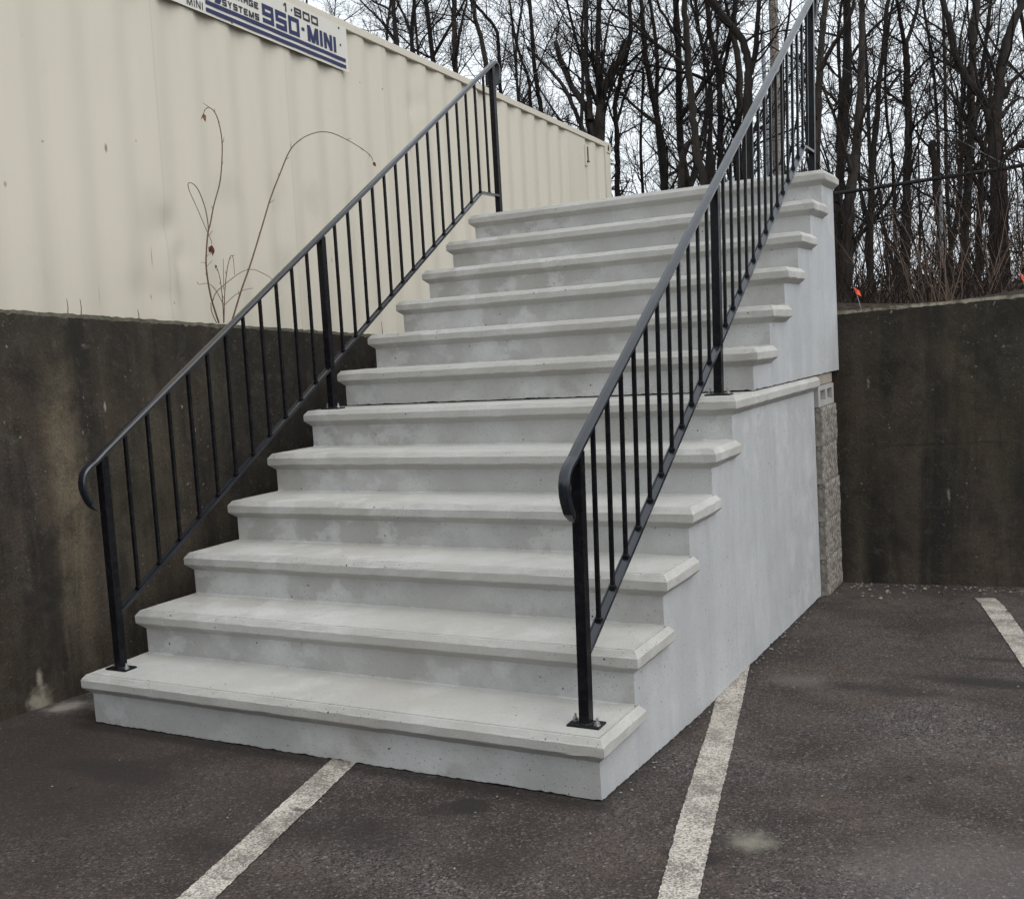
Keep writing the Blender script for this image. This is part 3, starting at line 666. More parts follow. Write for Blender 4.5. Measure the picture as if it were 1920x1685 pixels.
def glyph(ch, w, h, t):
    r = lambda a, b, c, d: [(a, b), (c, b), (c, d), (a, d)]
    v = .5*t
    top, bot, mid = r(0, h-t, w, h), r(0, 0, w, t), r(0, h/2-v, w, h/2+v)
    L, Rr = r(0, 0, t, h), r(w-t, 0, w, h); LU, LL = r(0, h/2, t, h), r(0, 0, t, h/2); RU, RL = r(w-t, h/2, w, h), r(w-t, 0, w, h/2)
    d = t*1.15
    G = {'0': [top, bot, L, Rr], 'O': [top, bot, L, Rr], '1': [r(w/2-v, 0, w/2+v, h), [(w/2-v, h), (w/2-v, h-t*1.2), (w*.18, h-t*1.9), (w*.18, h-t)]], '8': [top, bot, mid, L, Rr], '9': [top, bot, mid, LU, Rr], '5': [top, bot, mid, LU, RL], 'S': [top, bot, mid, LU, RL],
         'I': [r(0, 0, t, h)], 'T': [top, r(w/2-v, 0, w/2+v, h)], 'E': [top, bot, r(0, h/2-v, w*.85, h/2+v), L], 'A': [top, mid, L, Rr], 'R': [top, mid, L, RU, [(w*.4, h/2), (w-t*1.1, 0), (w, 0), (w*.4+t*1.1, h/2)]],
         'G': [top, bot, L, RL, r(w*.5, h/2-v, w, h/2+v)], 'M': [L, Rr, [(0, h), (w/2-d/2, 0), (w/2+d/2, 0), (d, h)], [(w-d, h), (w/2-d/2, 0), (w/2+d/2, 0), (w, h)]],
         'N': [L, Rr, [(0, h), (w-d, 0), (w, 0), (d, h)]], 'Y': [r(w/2-v, 0, w/2+v, h*.5), [(0, h), (w/2-v, h*.42), (w/2+v, h*.42), (d, h)], [(w-d, h), (w/2-v, h*.42), (w/2+v, h*.42), (w, h)]],
         '-': [r(0, h/2-v*.9, w, h/2+v*.9)], '.': [r(0, h/2-v, t, h/2+v)], 'B': [top, bot, mid, L, Rr], 'L': [L, bot], ' ': []}
    return G[ch]
def sign_text(name, items, mat):
    mb = MB(); k = 0
    for poly in items:
        vs = []; k += 1
        for x, z in poly: vs.append((x, sdep(x, z)+.0022+.00005*k, z))
        mb.add(vs, [tuple(range(len(vs)))])
    mb.build(name, mat, sign)
def word(s, xl, xr, z0, h, t, gap, narrow={'I': None}):
    """letters laid from local x = xl (left) down to xr (right)"""
    wide = xl-xr; cnt = [ch for ch in s]
    fixed = sum(t if ch in 'I' else (t*1.3 if ch in '-.' else 0) for ch in cnt); flex = sum(1.25 if ch == 'M' else 1 for ch in cnt if ch not in 'I-.')
    wl = (wide-gap*(len(cnt)-1)-fixed)/max(flex, .01); out = []; x = xl
    for ch in cnt:
        w_ = t if ch == 'I' else t*1.3 if ch in '-.' else wl*(1.25 if ch == 'M' else 1)
        for poly in glyph(ch, w_, h, t): out.append([(x-px, z0+pz+sz(x-px)) for px, pz in poly])
        x -= w_+gap
    return out
Z = lambda z, x: z-sz(x)
it = word('950', 6.098, 5.716, Z(-.256, 5.9), .117, .028, .020)+word('-', 5.69, 5.655, Z(-.212, 5.67), .04, .024, 0)+word('MINI', 5.625, 5.297, Z(-.257, 5.45), .106, .029, .017)
for ztop, th in ((-.2635, .024), (-.3075, .024)):
    it.append([(6.632, ztop-.002+sz(6.6)*.1), (5.19, ztop-.0125), (5.19, ztop-.0125-th), (6.632, ztop-.002+sz(6.6)*.1-th)])
it += [[(6.62, -.255), (6.585, -.255), (6.555, -.20), (6.59, -.20)], [(6.55, -.256), (6.50, -.256), (6.47, -.19), (6.52, -.19)]]
sign_text('lettering_blue', it, M['navy'])
for wd in ((('1.800', 5.885, 5.497, Z(-.126, 5.7), .056, .0135, .017)), ('SYSTEMS', 6.478, 6.135, Z(-.257, 6.3), .040, .0095, .010), ('STORAGE', 6.478, 6.135, Z(-.187, 6.3), .040, .0095, .010), ('MINI', 6.79, 6.658, Z(-.334, 6.7), .046, .0065, .012)):
    sign_text('lettering_black', word(*wd), M['ink'])
for x, z in ((5.248, -.075), (5.242, -.190), (6.403, -.335), (5.25, -.341), (7.6, -.33)):
    mb = MB(); y = sdep(x, z); mb.tube([(x, y, z), (x, y+.004, z)], .008, 8, False); mb.build('sign_bolt', M['rust'], sign)

# ------------------------------------------------------------------ sapling growing between wall and container
def P2(pts, plane, s=3.663, ox=300, oy=180): return [on_x(ox+a/s, oy+b/s, plane) for a, b in pts]
stems = [([(405, 1560), (350, 1380), (320, 1200), (318, 1080), (330, 940), (345, 880), (370, 750), (410, 600), (425, 450), (425, 300), (400, 170), (370, 105), (335, 80), (310, 95), (300, 118)], 4.2, 1.6, -.62),
         ([(490, 1560), (560, 1330), (620, 1160), (700, 900), (760, 700), (830, 520), (870, 420), (910, 350), (980, 290), (1060, 255), (1130, 247), (1200, 262), (1300, 310), (1390, 365), (1445, 410), (1463, 450)], 4.4, 1.6, -.66),
         ([(330, 945), (330, 880), (310, 770), (270, 660), (235, 610), (205, 597), (192, 610), (205, 660), (250, 760), (310, 900), (350, 990), (356, 1020)], 2.4, 1.4, -.60),
         ([(438, 1560), (430, 1400), (415, 1270), (395, 1190), (378, 1160)], 2.6, 1.2, -.64), ([(440, 1555), (445, 1350), (460, 1200), (480, 1110), (495, 1097), (505, 1130), (512, 1230)], 2.4, 1.2, -.63),
         ([(362, 1410), (385, 1350), (450, 1290), (520, 1235), (580, 1200), (640, 1192), (700, 1215), (760, 1250), (810, 1310)], 2.2, 1.2, -.61), ([(440, 1440), (500, 1380), (570, 1335), (640, 1320)], 1.7, 1.0, -.65),
         ([(430, 1420), (380, 1330), (330, 1288), (270, 1295), (255, 1275)], 1.8, 1.0, -.60), ([(438, 1330), (435, 1120)], 1.6, 1.0, -.64), ([(350, 1420), (355, 1480), (390, 1560)], 2.0, 2.0, -.62), ([(318, 1160), (300, 1143), (278, 1146)], 1.2, .8, -.61), ([(322, 1170), (340, 1150), (358, 1130)], 1.2, .8, -.63)]
base = P2([(430, 1550)], -.63)[0]; sap = empty('sapling', tuple(base)); bv = Vector(base)
for pts, r0, r1, pl in stems:
    q = smooth_path([tuple(p) for p in P2(pts, pl)], 5); mb = MB(); N = len(q)
    mb.tube([Vector(p)-bv for p in q], [(r0+(r1-r0)*i/(N-1))*.0011 for i in range(N)], 6); mb.build('stem', M['stem'], sap)
rnt = random.Random(4)
for pts, r0, r1, pl in stems[:2]+stems[3:5]:
    q = smooth_path([tuple(p) for p in P2(pts, pl)], 5); mb = MB()
    for i in range(4, len(q)-3, 5):
        p = Vector(q[i])-bv; t = (Vector(q[i+1])-Vector(q[i])).normalized(); o_ = t.orthogonal(); o_.rotate(Matrix.Rotation(rnt.uniform(0, 6.28), 3, t)); l = rnt.uniform(.006, .03)
        mb.tube([p, p+(o_*.8+t)*l*.5, p+(o_*.7+t*1.2)*l], [.0018, .0014, .0008], 5)
    mb.build('side_buds', M['stem'], sap)['kind'] = 'stuff'
for cx, cy, s, pl in ((297, 138, 40, -.62), (1467, 465, 28, -.66), (357, 1045, 44, -.60), (385, 1168, 16, -.64)):
    mb = MB(); rnd = random.Random(cx)
    for k in range(5):
        a = rnd.uniform(0, 6.28); c0 = on_x(300+cx/3.663, 180+(cy-s*.5)/3.663, pl); l = s/3.663*.0050*rnd.uniform(.7, 1.1)
        d = Vector((rnd.uniform(-.5, .5), rnd.uniform(-.5, .5), -1)).normalized(); e = d.orthogonal(); e.rotate(Matrix.Rotation(a, 3, d)); c0 = Vector(c0)-bv
        mb.add([c0, c0+d*l*.45+e*l*.2, c0+d*l, c0+d*l*.5-e*l*.12+d.cross(e)*l*.12], [(0, 1, 2, 3)])
    mb.build('leaf', M['leaf'], sap)
tag(sap, 'bare sapling with thin arching stems and a few brown dead leaves, against the container', 'sapling')
for k, (px, py0, py1) in enumerate(((125, 560, 586), (150, 561, 587), (258, 580, 595), (715, 603, 626))):
    a = Vector(on_x(px+2, py1+6, -.5)); b = Vector(on_x(px, py0, -.5)); mb = MB(); mb.tube([(0, 0, 0), (b-a)*.5+Vector((0, .004, 0)), b-a], [.0024, .002, .0012], 5)
    o = mb.build('dry_stalk', M['stem']); o.location = a
    tag(o, ['short dry stalk at the far left of the left wall top', 'short dry stalk just right of the leftmost one on the left wall top', 'tiny dry stalk on the left wall top, between the paired stalks and the sapling', 'short dry stalk on the left wall top, beside the sixth step'][k], 'stalk', 'dry stalks on the left wall')

# ------------------------------------------------------------------ marker flags on the rear wall
for (fx, fy, bx, by, nm) in ((1606, 552, 1617, 566, 'small orange marker flag on the rear wall, beside the stairs'), (1919, 526, 1928, 545, 'small orange marker flag at the right edge, above the rear wall')):
    a = Vector(on_y(bx, by+6, 3.78)); b = Vector(on_y(fx-3, fy-12, 3.80)); r = empty('marker_flag', a)
    mb = MB(); mb.tube([(0, 0, -.05), b-a], .0018, 6); mb.build('wire_stem', M['galv'], r)
    u_ = (b-a).normalized(); mb = MB(); side = Vector((.8, .1, -.55)).normalized(); e0 = b-a; s = .052
    G = []
    for i in range(5):
        for j in range(4):
            G.append(e0-u_*s*.82*j/3+side*s*.75*(i/4-.35)+Vector((0, .006*math.sin(i*1.6+j), 0)))
    mb.add(G, [(i*4+j, i*4+j+1, i*4+j+5, i*4+j+4) for i in range(4) for j in range(3)]); mb.build('flag_sheet', M['orange'], r)
    tag(r, nm, 'flag', 'orange marker flags')

# ------------------------------------------------------------------ chain-link fence between rear wall and woods
FP = [at_depth(1150, 420, 17.2), at_depth(1400, 385, 16.0), at_depth(1545, 366, 15.3), at_depth(1762, 334, 14.5), at_depth(1935, 307, 13.9), at_depth(2300, 240, 12.8)]
fe = empty('chain_link_fence', (FP[2][0], FP[2][1], terr(0, FP[2][1]))); fo = Vector(fe.location)
mb = MB(); mb.tube([Vector(p)-fo for p in smooth_path([tuple(p) for p in FP], 6)], .027, 8); mb.build('top_rail', M['fence'], fe)
for p in FP:
    mb = MB(); z0 = terr(0, p[1])-.3; mb.tube([Vector((p[0], p[1]+.03, z0))-fo, Vector((p[0], p[1]+.03, p[2]+.03))-fo], .022, 8); mb.build('fence_post', M['galv'] if p is FP[3] else M['fence'], fe)
V = []; Qd = []
for a, b in zip(FP, FP[1:]):
    Lh = math.hypot(b[0]-a[0], b[1]-a[1]); n = int(Lh/.075); hgt = 1.35
    for sgn in (1, -1):
        for k in range(-int(hgt/.075), n+int(hgt/.075)):
            s0, s1 = k*.075, k*.075+sgn*hgt
            z0_, z1_ = 0., hgt
            def clip(s0, z0_, s1, z1_):
                if s0 < 0: z0_ += (0-s0)*(z1_-z0_)/(s1-s0); s0 = 0
                if s1 < 0: z1_ = z0_+(0-s0)*(z1_-z0_)/(s1-s0); s1 = 0
                if s0 > Lh: z0_ += (Lh-s0)*(z1_-z0_)/(s1-s0); s0 = Lh
                if s1 > Lh: z1_ = z0_+(Lh-s0)*(z1_-z0_)/(s1-s0); s1 = Lh
                return s0, z0_, s1, z1_
            if max(s0, s1) <= 0 or min(s0, s1) >= Lh: continue
            s0, z0_, s1, z1_ = clip(s0, z0_, s1, z1_)
            pa = a+(b-a)*(s0/Lh); pb = a+(b-a)*(s1/Lh); pa = np.array([pa[0], pa[1], pa[2]-hgt+z0_]); pb = np.array([pb[0], pb[1], pb[2]-hgt+z1_])
            pp = np.array([pa, pb])-np.array(fo); r_ = .0022; i0 = len(V)
            for q in pp:
                for c_ in range(3): V.append(q+np.array([math.cos(c_*2.094)*r_, math.sin(c_*2.094)*r_, 0]))
            for c_ in range(3): Qd.append((i0+c_, i0+(c_+1) % 3, i0+3+(c_+1) % 3, i0+3+c_))
link('wire_mesh', fast_mesh('wire_mesh', V, Qd), M['fence'], fe)
tag(fe, 'low chain-link fence with a dark top rail in front of the woods', 'fence')

# ------------------------------------------------------------------ utility pole and wires
d = 24.; pb = at_depth(1459, 420, d); pt = at_depth(1438, -420, d); pb = np.array([pb[0], pb[1], terr(0, pb[1])-.3])
po = empty('utility_pole', tuple(pb)); pv = Vector(pb); ax = (Vector(pt)-pv)
mb = MB(); mb.tube([ax*t for t in np.linspace(0, 1, 9)], [.112-.022*t for t in np.linspace(0, 1, 9)], 14); mb.build('pole_shaft', M['wood'], po)
ct0 = Vector(at_depth(1429, 60, d-.1)); ct1 = Vector(at_depth(1446, 420, d-.1)); mb = MB(); mb.tube([ct1-pv, ct0-pv], .046, 10); mb.tube([ct0-pv, ct0-pv+Vector((0, 0, .04))], [.05, .05], 10); mb.build('conduit', M['conduit'], po)
tag(po, 'weathered wooden utility pole with a grey conduit, behind the upper railing', 'utility pole')
def wire(pts, rad, label, mat=M['wire'], name='overhead_wire'):
    q = smooth_path([tuple(at_depth(*p)) for p in pts], 8); o0 = Vector(q[0]); mb = MB(); mb.tube([Vector(p)-o0 for p in q], rad, 5); o = mb.build(name, mat); o.location = o0; tag(o, label, 'wire'); return o
wire([(900, 165, 19), (1140, 102, 20.5), (1280, 62, 22), (1430, 5, 23.9)], .0045, 'thin pale overhead wire running from the utility pole down over the container')
wire([(1537, 100, 20), (1600, 140, 19), (1750, 235, 17), (1925, 330, 15)], .0035, 'thin pale overhead wire sloping down through the woods on the right')
for px, py, dd, nm in ((1537, 99, 20, 'small white insulator on the wire beside the upper post of the right railing'), (1684, 13, 20, 'small white insulator high among the branches at the top right')):
    a = Vector(at_depth(px-6, py-5, dd)); b = Vector(at_depth(px+6, py+6, dd)); mb = MB(); mb.tube([(0, 0, 0), (b-a)*.2, (b-a)*.35, (b-a)*.6, (b-a)*.8, b-a], [.02, .045, .03, .05, .03, .02], 10)
    o = mb.build('wire_insulator', M['conduit']); o.location = a; tag(o, nm, 'insulator', 'wire insulators')

# ------------------------------------------------------------------ woods
def tubes(P, R, k=3):
    """many polylines at once: P (N,n,3), R (N,n) -> verts, quads"""
    N, n, _ = P.shape
    if N == 0: return np.zeros((0, 3)), np.zeros((0, 4), int)
    t = P[:, -1]-P[:, 0]; t /= np.linalg.norm(t, axis=1, keepdims=True)+1e-9
    ref = np.where(np.abs(t[:, 2:3]) < .8, np.array([[0, 0, 1.]]), np.array([[1., 0, 0]]))
    a = np.cross(t, ref); a /= np.linalg.norm(a, axis=1, keepdims=True)+1e-9; b = np.cross(t, a)
    ang = np.arange(k)*2*np.pi/k
    ringv = a[:, None, :]*np.cos(ang)[None, :, None]+b[:, None, :]*np.sin(ang)[None, :, None]
    V = P[:, :, None, :]+ringv[:, None, :, :]*R[:, :, None, None]
    idx = np.arange(N*n*k).reshape(N, n, k); nx = np.roll(idx, -1, axis=2)
    Q = np.stack([idx[:, :-1], nx[:, :-1], nx[:, 1:], idx[:, 1:]], axis=-1).reshape(-1, 4)
    return V.reshape(-1, 3), Q
def grow(rng, segs, n, lmin, lmax, amin, amax, rr, rmin, npt, up, wob, tip=.35, zmin=None):
    """sprout n child branches from parent segments (a,b,ra)"""
    A, Bq, Ra = segs; L = np.linalg.norm(Bq-A, axis=1); pr = L*(1 if zmin is None else (A[:, 2] > zmin)+1e-6); pr = pr/pr.sum()
    i = rng.choice(len(A), n, p=pr); t = rng.random((n, 1)); s = A[i]+(Bq[i]-A[i])*t
    d = (Bq[i]-A[i])/(L[i][:, None]+1e-9); q = rng.normal(size=(n, 3)); q -= d*(q*d).sum(1, keepdims=True); q /= np.linalg.norm(q, axis=1, keepdims=True)
    th = rng.uniform(amin, amax, (n, 1)); dr = d*np.cos(th)+q*np.sin(th)
    r0 = np.maximum(Ra[i]*rng.uniform(rr*.6, rr, n), rmin); ln = rng.uniform(lmin, lmax, n)*np.clip(r0/rmin/2.2, .6, 1.5)
    P = [s]; step = (ln/(npt-1))[:, None]
    for k in range(1, npt):
        dr = dr+rng.normal(scale=wob, size=(n, 3))+np.array([[0, 0, up]]); dr /= np.linalg.norm(dr, axis=1, keepdims=True); P.append(P[-1]+dr*step)
    P = np.stack(P, 1); R = r0[:, None]*np.linspace(1, tip, npt)[None]
    sg = (P[:, :-1].reshape(-1, 3), P[:, 1:].reshape(-1, 3), R[:, :-1].reshape(-1))
    return P, R, sg
def catm(P, R, k=4):
    q = smooth_path([tuple(p)+(r,) for p, r in zip(P, R)], k); a = np.array(q); return a[:, :3], a[:, 3]
def crown_mesh(rng, segs, dens, zmin=None, scale=1.):
    Vs, Qs, off = [], [], 0
    def put(P, R, k):
        nonlocal off
        v, q = tubes(P, R, k); Vs.append(v); Qs.append(q+off); off += len(v)
    n1 = int(26*dens); P1, R1, s1 = grow(rng, segs, n1, .9*scale, 2.6*scale, .45, 1.15, .42, .012, 9, .06, .13, .3, zmin); put(P1, R1, 5)
    P2_, R2, s2 = grow(rng, s1, int(n1*7), .4*scale, 1.3*scale, .5, 1.1, .55, .0058, 8, .04, .19, .4); put(P2_, R2, 3)
    P3, R3, s3 = grow(rng, s2, int(n1*36), .2*scale, .75*scale, .5, 1.2, .55, .0032, 6, .03, .22, .5); put(P3, R3, 3)
    return np.concatenate(Vs), np.concatenate(Qs)
def trunk_tree(name, label, depth, limbs, mat, dens=1., seed=0, crown=True, group=None, snag=False):
    """limbs: list of (pixel polyline, w0, w1 in px); the first one is the trunk and is carried down to the ground"""
    rng = np.random.default_rng(100+seed); W_ = []
    for li, (pts, w0, w1) in enumerate(limbs):
        k = len(pts); dz = 0 if li == 0 else rng.uniform(-.9, .9)
        P = [at_depth(x, y, depth+(dz*i/(k-1) if k > 1 else 0)) for i, (x, y) in enumerate(pts)]
        R = [(w0+(w1-w0)*i/(k-1))*.44*depth/F_PX for i in range(k)]
        if li == 0:
            g = terr(0, P[0][1]); dr = (P[0]-P[1]); dr = dr/abs(dr[2]) if abs(dr[2]) > .1 else np.array([0, 0, -1.])
            dr = np.array([dr[0]*.3, dr[1]*.3, -1])
            if P[0][2] > g: b = P[0]+dr*(P[0][2]-g+.3); P = [b]+P; R = [R[0]*1.15]+R
        if not snag and pts[-1][1] < 30:                    # carry on above the frame to a real crown
            dr = P[-1]-P[-2]; dr /= np.linalg.norm(dr); dr = dr*.6+np.array([0, 0, .4])
            for q in range(1, 5):
                dr = dr+rng.normal(scale=.12, size=3); dr /= np.linalg.norm(dr); P.append(P[-1]+dr*1.3); R.append(R[-1]*.72)
        W_.append((P, R))
    base = np.array(W_[0][0][0]); root = empty(name, tuple(base))
    tv, tq, off = [], [], 0; SA, SB, SR = [], [], []
    for P, R in W_:
        a, r = catm(P, R, 5); n = len(a); a = a+rng.normal(scale=.12, size=(n, 3))*r[:, None]; r = r*rng.uniform(.93, 1.07, n)
        mbt = MB(); mbt.tube([Vector(p-base) for p in a], list(r), 10 if r.max() > .05 else 7)
        tv += mbt.v; tq += [tuple(off+i for i in f) for f in mbt.f]; off += len(mbt.v)
        SA.append(a[:-1]); SB.append(a[1:]); SR.append(r[:-1])
    me = bpy.data.meshes.new('trunk'); me.from_pydata(tv, [], tq); me.polygons.foreach_set('use_smooth', [len(p) <= 4 for p in tq]); me.update(); link('trunk', me, mat, root)
    if crown:
        segs = (np.concatenate(SA)-base, np.concatenate(SB)-base, np.concatenate(SR))
        v, q = crown_mesh(rng, segs, dens, .7, depth/20); link('crown', fast_mesh('crown', v, q), M['twig'], root)
    tag(root, label, 'tree', group or 'bare trees in the woods'); return root
def rz(ox, oy, s): return lambda L: [(ox+a/s, oy+b/s) for a, b in L]
TR = rz(1500, 0, 3.01); UM = rz(1140, 0, 4.434); VL = rz(840, 100, 5.618); WL = rz(560, 0, 4.8)
specs = [
 ('thick forked bare tree at the right edge, its trunk splitting into two large limbs', 17, [(TR([(1120, 1680), (1118, 1300), (1115, 1000), (1100, 740), (1092, 650)]), 40, 25), (TR([(1080, 690), (1030, 560), (960, 470), (885, 340), (840, 120), (800, -30)]), 20, 12), (TR([(1105, 680), (1130, 450), (1160, 270), (1215, 100), (1250, -20)]), 24, 14), (TR([(1140, 660), (1180, 600), (1240, 550)]), 10, 5), (TR([(1150, 560), (1190, 470), (1280, 390), (1400, 300)]), 12, 5), (TR([(1100, 430), (1065, 310), (1010, 190), (990, 60)]), 8, 4)], 'bark', 1.1),
 ('tall straight bare trunk just left of the thick forked tree at the right', 19, [(TR([(925, 1650), (935, 1300), (950, 950), (968, 700), (970, 400), (985, 150), (995, -20)]), 18, 15), (TR([(990, 120), (1060, 40), (1120, -20)]), 6, 4)], 'bark', .9),
 ('bare trunk joining low against the thick forked tree at the right', 18.2, [(TR([(1000, 1680), (1010, 1250), (1022, 1000), (1045, 820), (1062, 730), (1075, 500), (1040, 250)]), 15, 6)], 'bark', .5),
 ('bare tree with a Y fork high up, midway between stairs and right edge', 18, [(TR([(595, 1650), (598, 1300), (603, 1000), (612, 750), (605, 500), (600, 350), (595, 250)]), 19, 13), (TR([(592, 260), (565, 120), (540, -20)]), 10, 7), (TR([(600, 260), (640, 130), (672, -20)]), 10, 7), (TR([(620, 760), (660, 700), (760, 610), (830, 540)]), 6, 3), (TR([(600, 400), (560, 420), (500, 520)]), 5, 3)], 'bark', .9),
 ('thin bare tree, slender and straight, right of the broken snag', 20, [(TR([(868, 1650), (845, 1350), (828, 1000), (820, 600), (812, 200), (808, -20)]), 9, 6)], 'bark', .7),
 ('very thin crooked bare tree between the slender tree and the straight trunk', 20, [(TR([(915, 1500), (905, 1150), (890, 900), (872, 600), (850, 420), (858, 200), (880, 0)]), 5, 3)], 'bark2', .5),
 ('crooked thin bare tree bending left at mid height, left of the Y fork', 18.5, [(TR([(545, 1650), (535, 1250), (528, 1000), (512, 800), (490, 680), (482, 400), (500, 150), (530, -10)]), 8, 5)], 'bark', .7),
 ('broad dark bare trunk close behind the corner of the upper stairs', 15.5, [(TR([(255, 1650), (270, 1300), (285, 1100), (315, 850), (338, 600), (350, 300), (347, -20)]), 28, 11), (TR([(320, 800), (360, 640), (430, 480), (560, 390)]), 9, 4), (TR([(300, 1000), (240, 800), (190, 640), (120, 480)]), 10, 4)], 'bark', 1.0),
 ('mid sized bare tree just right of the broad trunk behind the stairs', 17.5, [(TR([(395, 1650), (400, 1250), (405, 1000), (430, 700), (450, 450), (480, 200), (505, -20)]), 15, 8), (TR([(445, 600), (500, 500), (580, 390)]), 6, 3)], 'bark', .9),
 ('slim bare tree directly behind the upper corner post of the stairs', 19.5, [(TR([(225, 1650), (222, 1200), (215, 800), (228, 500), (215, 250), (240, -10)]), 9, 6)], 'bark', .7),
 ('heavy bare limbed tree behind the top of the right railing', 17, [(TR([(60, 1300), (90, 900), (105, 600), (115, 300), (135, 100), (150, -20)]), 18, 12), (TR([(105, 420), (180, 270), (250, 160), (310, -20)]), 11, 7)], 'bark', .9),
 ('slender bare tree passing behind the broken snag', 21, [(TR([(800, 1500), (785, 1100), (780, 800), (765, 550), (740, 300), (700, 60), (690, -20)]), 8, 5)], 'bark', .8),
 ('bare tree with a curving stem left of the utility pole', 21, [(UM([(485, 1600), (440, 1150), (392, 900), (342, 650), (302, 350), (285, 150), (268, -20)]), 14, 9)], 'bark', 1.0),
 ('stout dark bare tree in the middle of the gap between container and pole', 19, [(UM([(810, 1580), (745, 1330), (720, 1100), (695, 800), (662, 500), (650, 200), (640, -30)]), 18, 12), (UM([(640, 540), (520, 450), (400, 370), (290, 270), (200, 180), (90, 90), (20, 40)]), 8, 5), (UM([(650, 420), (560, 300), (480, 150), (400, -20)]), 8, 5)], 'bark', 1.3),
 ('bare tree sending one long level branch across the others', 20.5, [(UM([(930, 1580), (935, 1250), (930, 900), (920, 600), (880, 400), (845, 250), (820, -20)]), 14, 10), (UM([(900, 720), (760, 640), (620, 600), (480, 570), (340, 540), (230, 470)]), 8, 4), (UM([(950, 700), (985, 450), (1020, 300), (1000, 120)]), 9, 6)], 'bark', 1.2),
 ('massive leaning dark bare trunk next to the utility pole', 18, [(UM([(1150, 1550), (1150, 1100), (1165, 700), (1165, 520), (1120, 350), (1010, 200), (860, 10), (830, -40)]), 20, 13), (UM([(1180, 620), (1230, 400), (1240, 200), (1260, -30)]), 13, 9)], 'bark', 1.2),
 ('pale barked bare tree right behind the leaning trunk', 20, [(UM([(1085, 1550), (1080, 1100), (1095, 700), (1070, 420), (1035, 220), (1060, -20)]), 16, 11)], 'bark2', 1.0),
 ('thin wavy bare tree left of the curving stem', 22, [(UM([(290, 1600), (272, 1150), (285, 850), (298, 650), (290, 560)]), 7, 4)], 'bark', .6),
 ('bare tree close to the right end of the container', 21, [(UM([(80, 1640), (78, 1350), (75, 1150), (55, 900), (95, 700), (145, 500), (190, 250), (170, -20)]), 12, 9), (UM([(80, 1000), (140, 800), (220, 600), (300, 450)]), 7, 4)], 'bark', 1.1),
 ('many stemmed bare tree rising behind the far corner of the container', 20, [(VL([(1600, 1400), (1600, 900), (1600, 650), (1640, 380), (1720, 200), (1810, 60), (1860, -120)]), 26, 12), (VL([(1560, 960), (1475, 620), (1310, 360), (1200, 100), (1130, -120)]), 17, 10), (VL([(1520, 1000), (1430, 830), (1335, 600), (1265, 430), (1130, 240), (960, 60), (840, -60)]), 11, 6), (VL([(1500, 700), (1480, 420), (1455, 150), (1450, -130), (1455, -600)]), 13, 10)], 'bark', 1.4),
 ('bare tree with a gently bowed trunk above the container, right of the railing top', 21, [(VL([(1010, 1300), (980, 640), (935, 330), (905, 60), (880, -300), (850, -620)]), 11, 8)], 'bark', 1.1),
 ('thin bare tree just right of the left railing top', 22, [(VL([(900, 1200), (872, 600), (850, 280), (770, 60), (700, -200), (640, -600)]), 8, 5)], 'bark', .9),
 ('straight dark bare trunk above the container, midway to the railing top', 20, [(WL([(1415, 1100), (1408, 650), (1402, 320), (1392, 100), (1388, -40)]), 13, 11), (WL([(1420, 500), (1450, 300), (1490, 100), (1510, -40)]), 7, 5)], 'bark', 1.1),
 ('dark bare trunk above the sign end of the container', 20.5, [(WL([(900, 900), (885, 420), (862, 210), (838, -40)]), 13, 9), (WL([(890, 200), (800, 80), (640, -20)]), 6, 4)], 'bark', 1.3),
 ('forked bare tree second to the right above the sign', 21.5, [(WL([(1040, 900), (1025, 470), (1018, 270), (1042, -30)]), 11, 8), (WL([(1010, 330), (960, 170), (880, -30)]), 7, 5), (WL([(1060, 460), (1120, 350), (1220, 230), (1330, 80)]), 4, 3)], 'bark', 1.2),
 ('bare tree whose trunk meets the top of the left railing', 19.5, [(WL([(1730, 1100), (1690, 610), (1645, 360), (1590, 180), (1540, -30)]), 12, 9), (WL([(1610, 230), (1500, 140), (1420, 80)]), 5, 3)], 'bark', 1.1),
 ('slender bare tree hanging right of the left railing top', 22.5, [(WL([(1830, 1200), (1815, 840), (1800, 420), (1765, 250), (1650, 110), (1560, -30)]), 9, 6)], 'bark', 1.0),
]
for k, (lb, dp_, limbs, mt, dn) in enumerate(specs): trunk_tree('bare_tree', lb, dp_, limbs, M['bark2' if k % 3 == 1 else mt], dn*1.45, k)
trunk_tree('tree_snag', 'broken topless snag with peeling bark in the right part of the woods', 18, [(TR([(815, 1650), (800, 1350), (780, 1150), (765, 950), (748, 850), (742, 800)]), 22, 15), (TR([(745, 840), (700, 800), (670, 760), (650, 735)]), 6, 4)], M['bark2'], .3, 61, False, snag=True)
trunk_tree('tree_snag', 'short leaning broken snag behind the top step, left of the railing', 19.5, [(UM([(610, 1600), (620, 1330), (650, 1220), (700, 1170), (770, 1140)]), 16, 9)], M['bark2'], .3, 62, False, snag=True)
trunk_tree('tree_snag', 'thin upright broken snag against the middle of the right railing', 20, [(UM([(885, 1600), (875, 1350), (855, 1180), (848, 1100)]), 9, 6)], M['bark2'], .3, 63, False, snag=True)
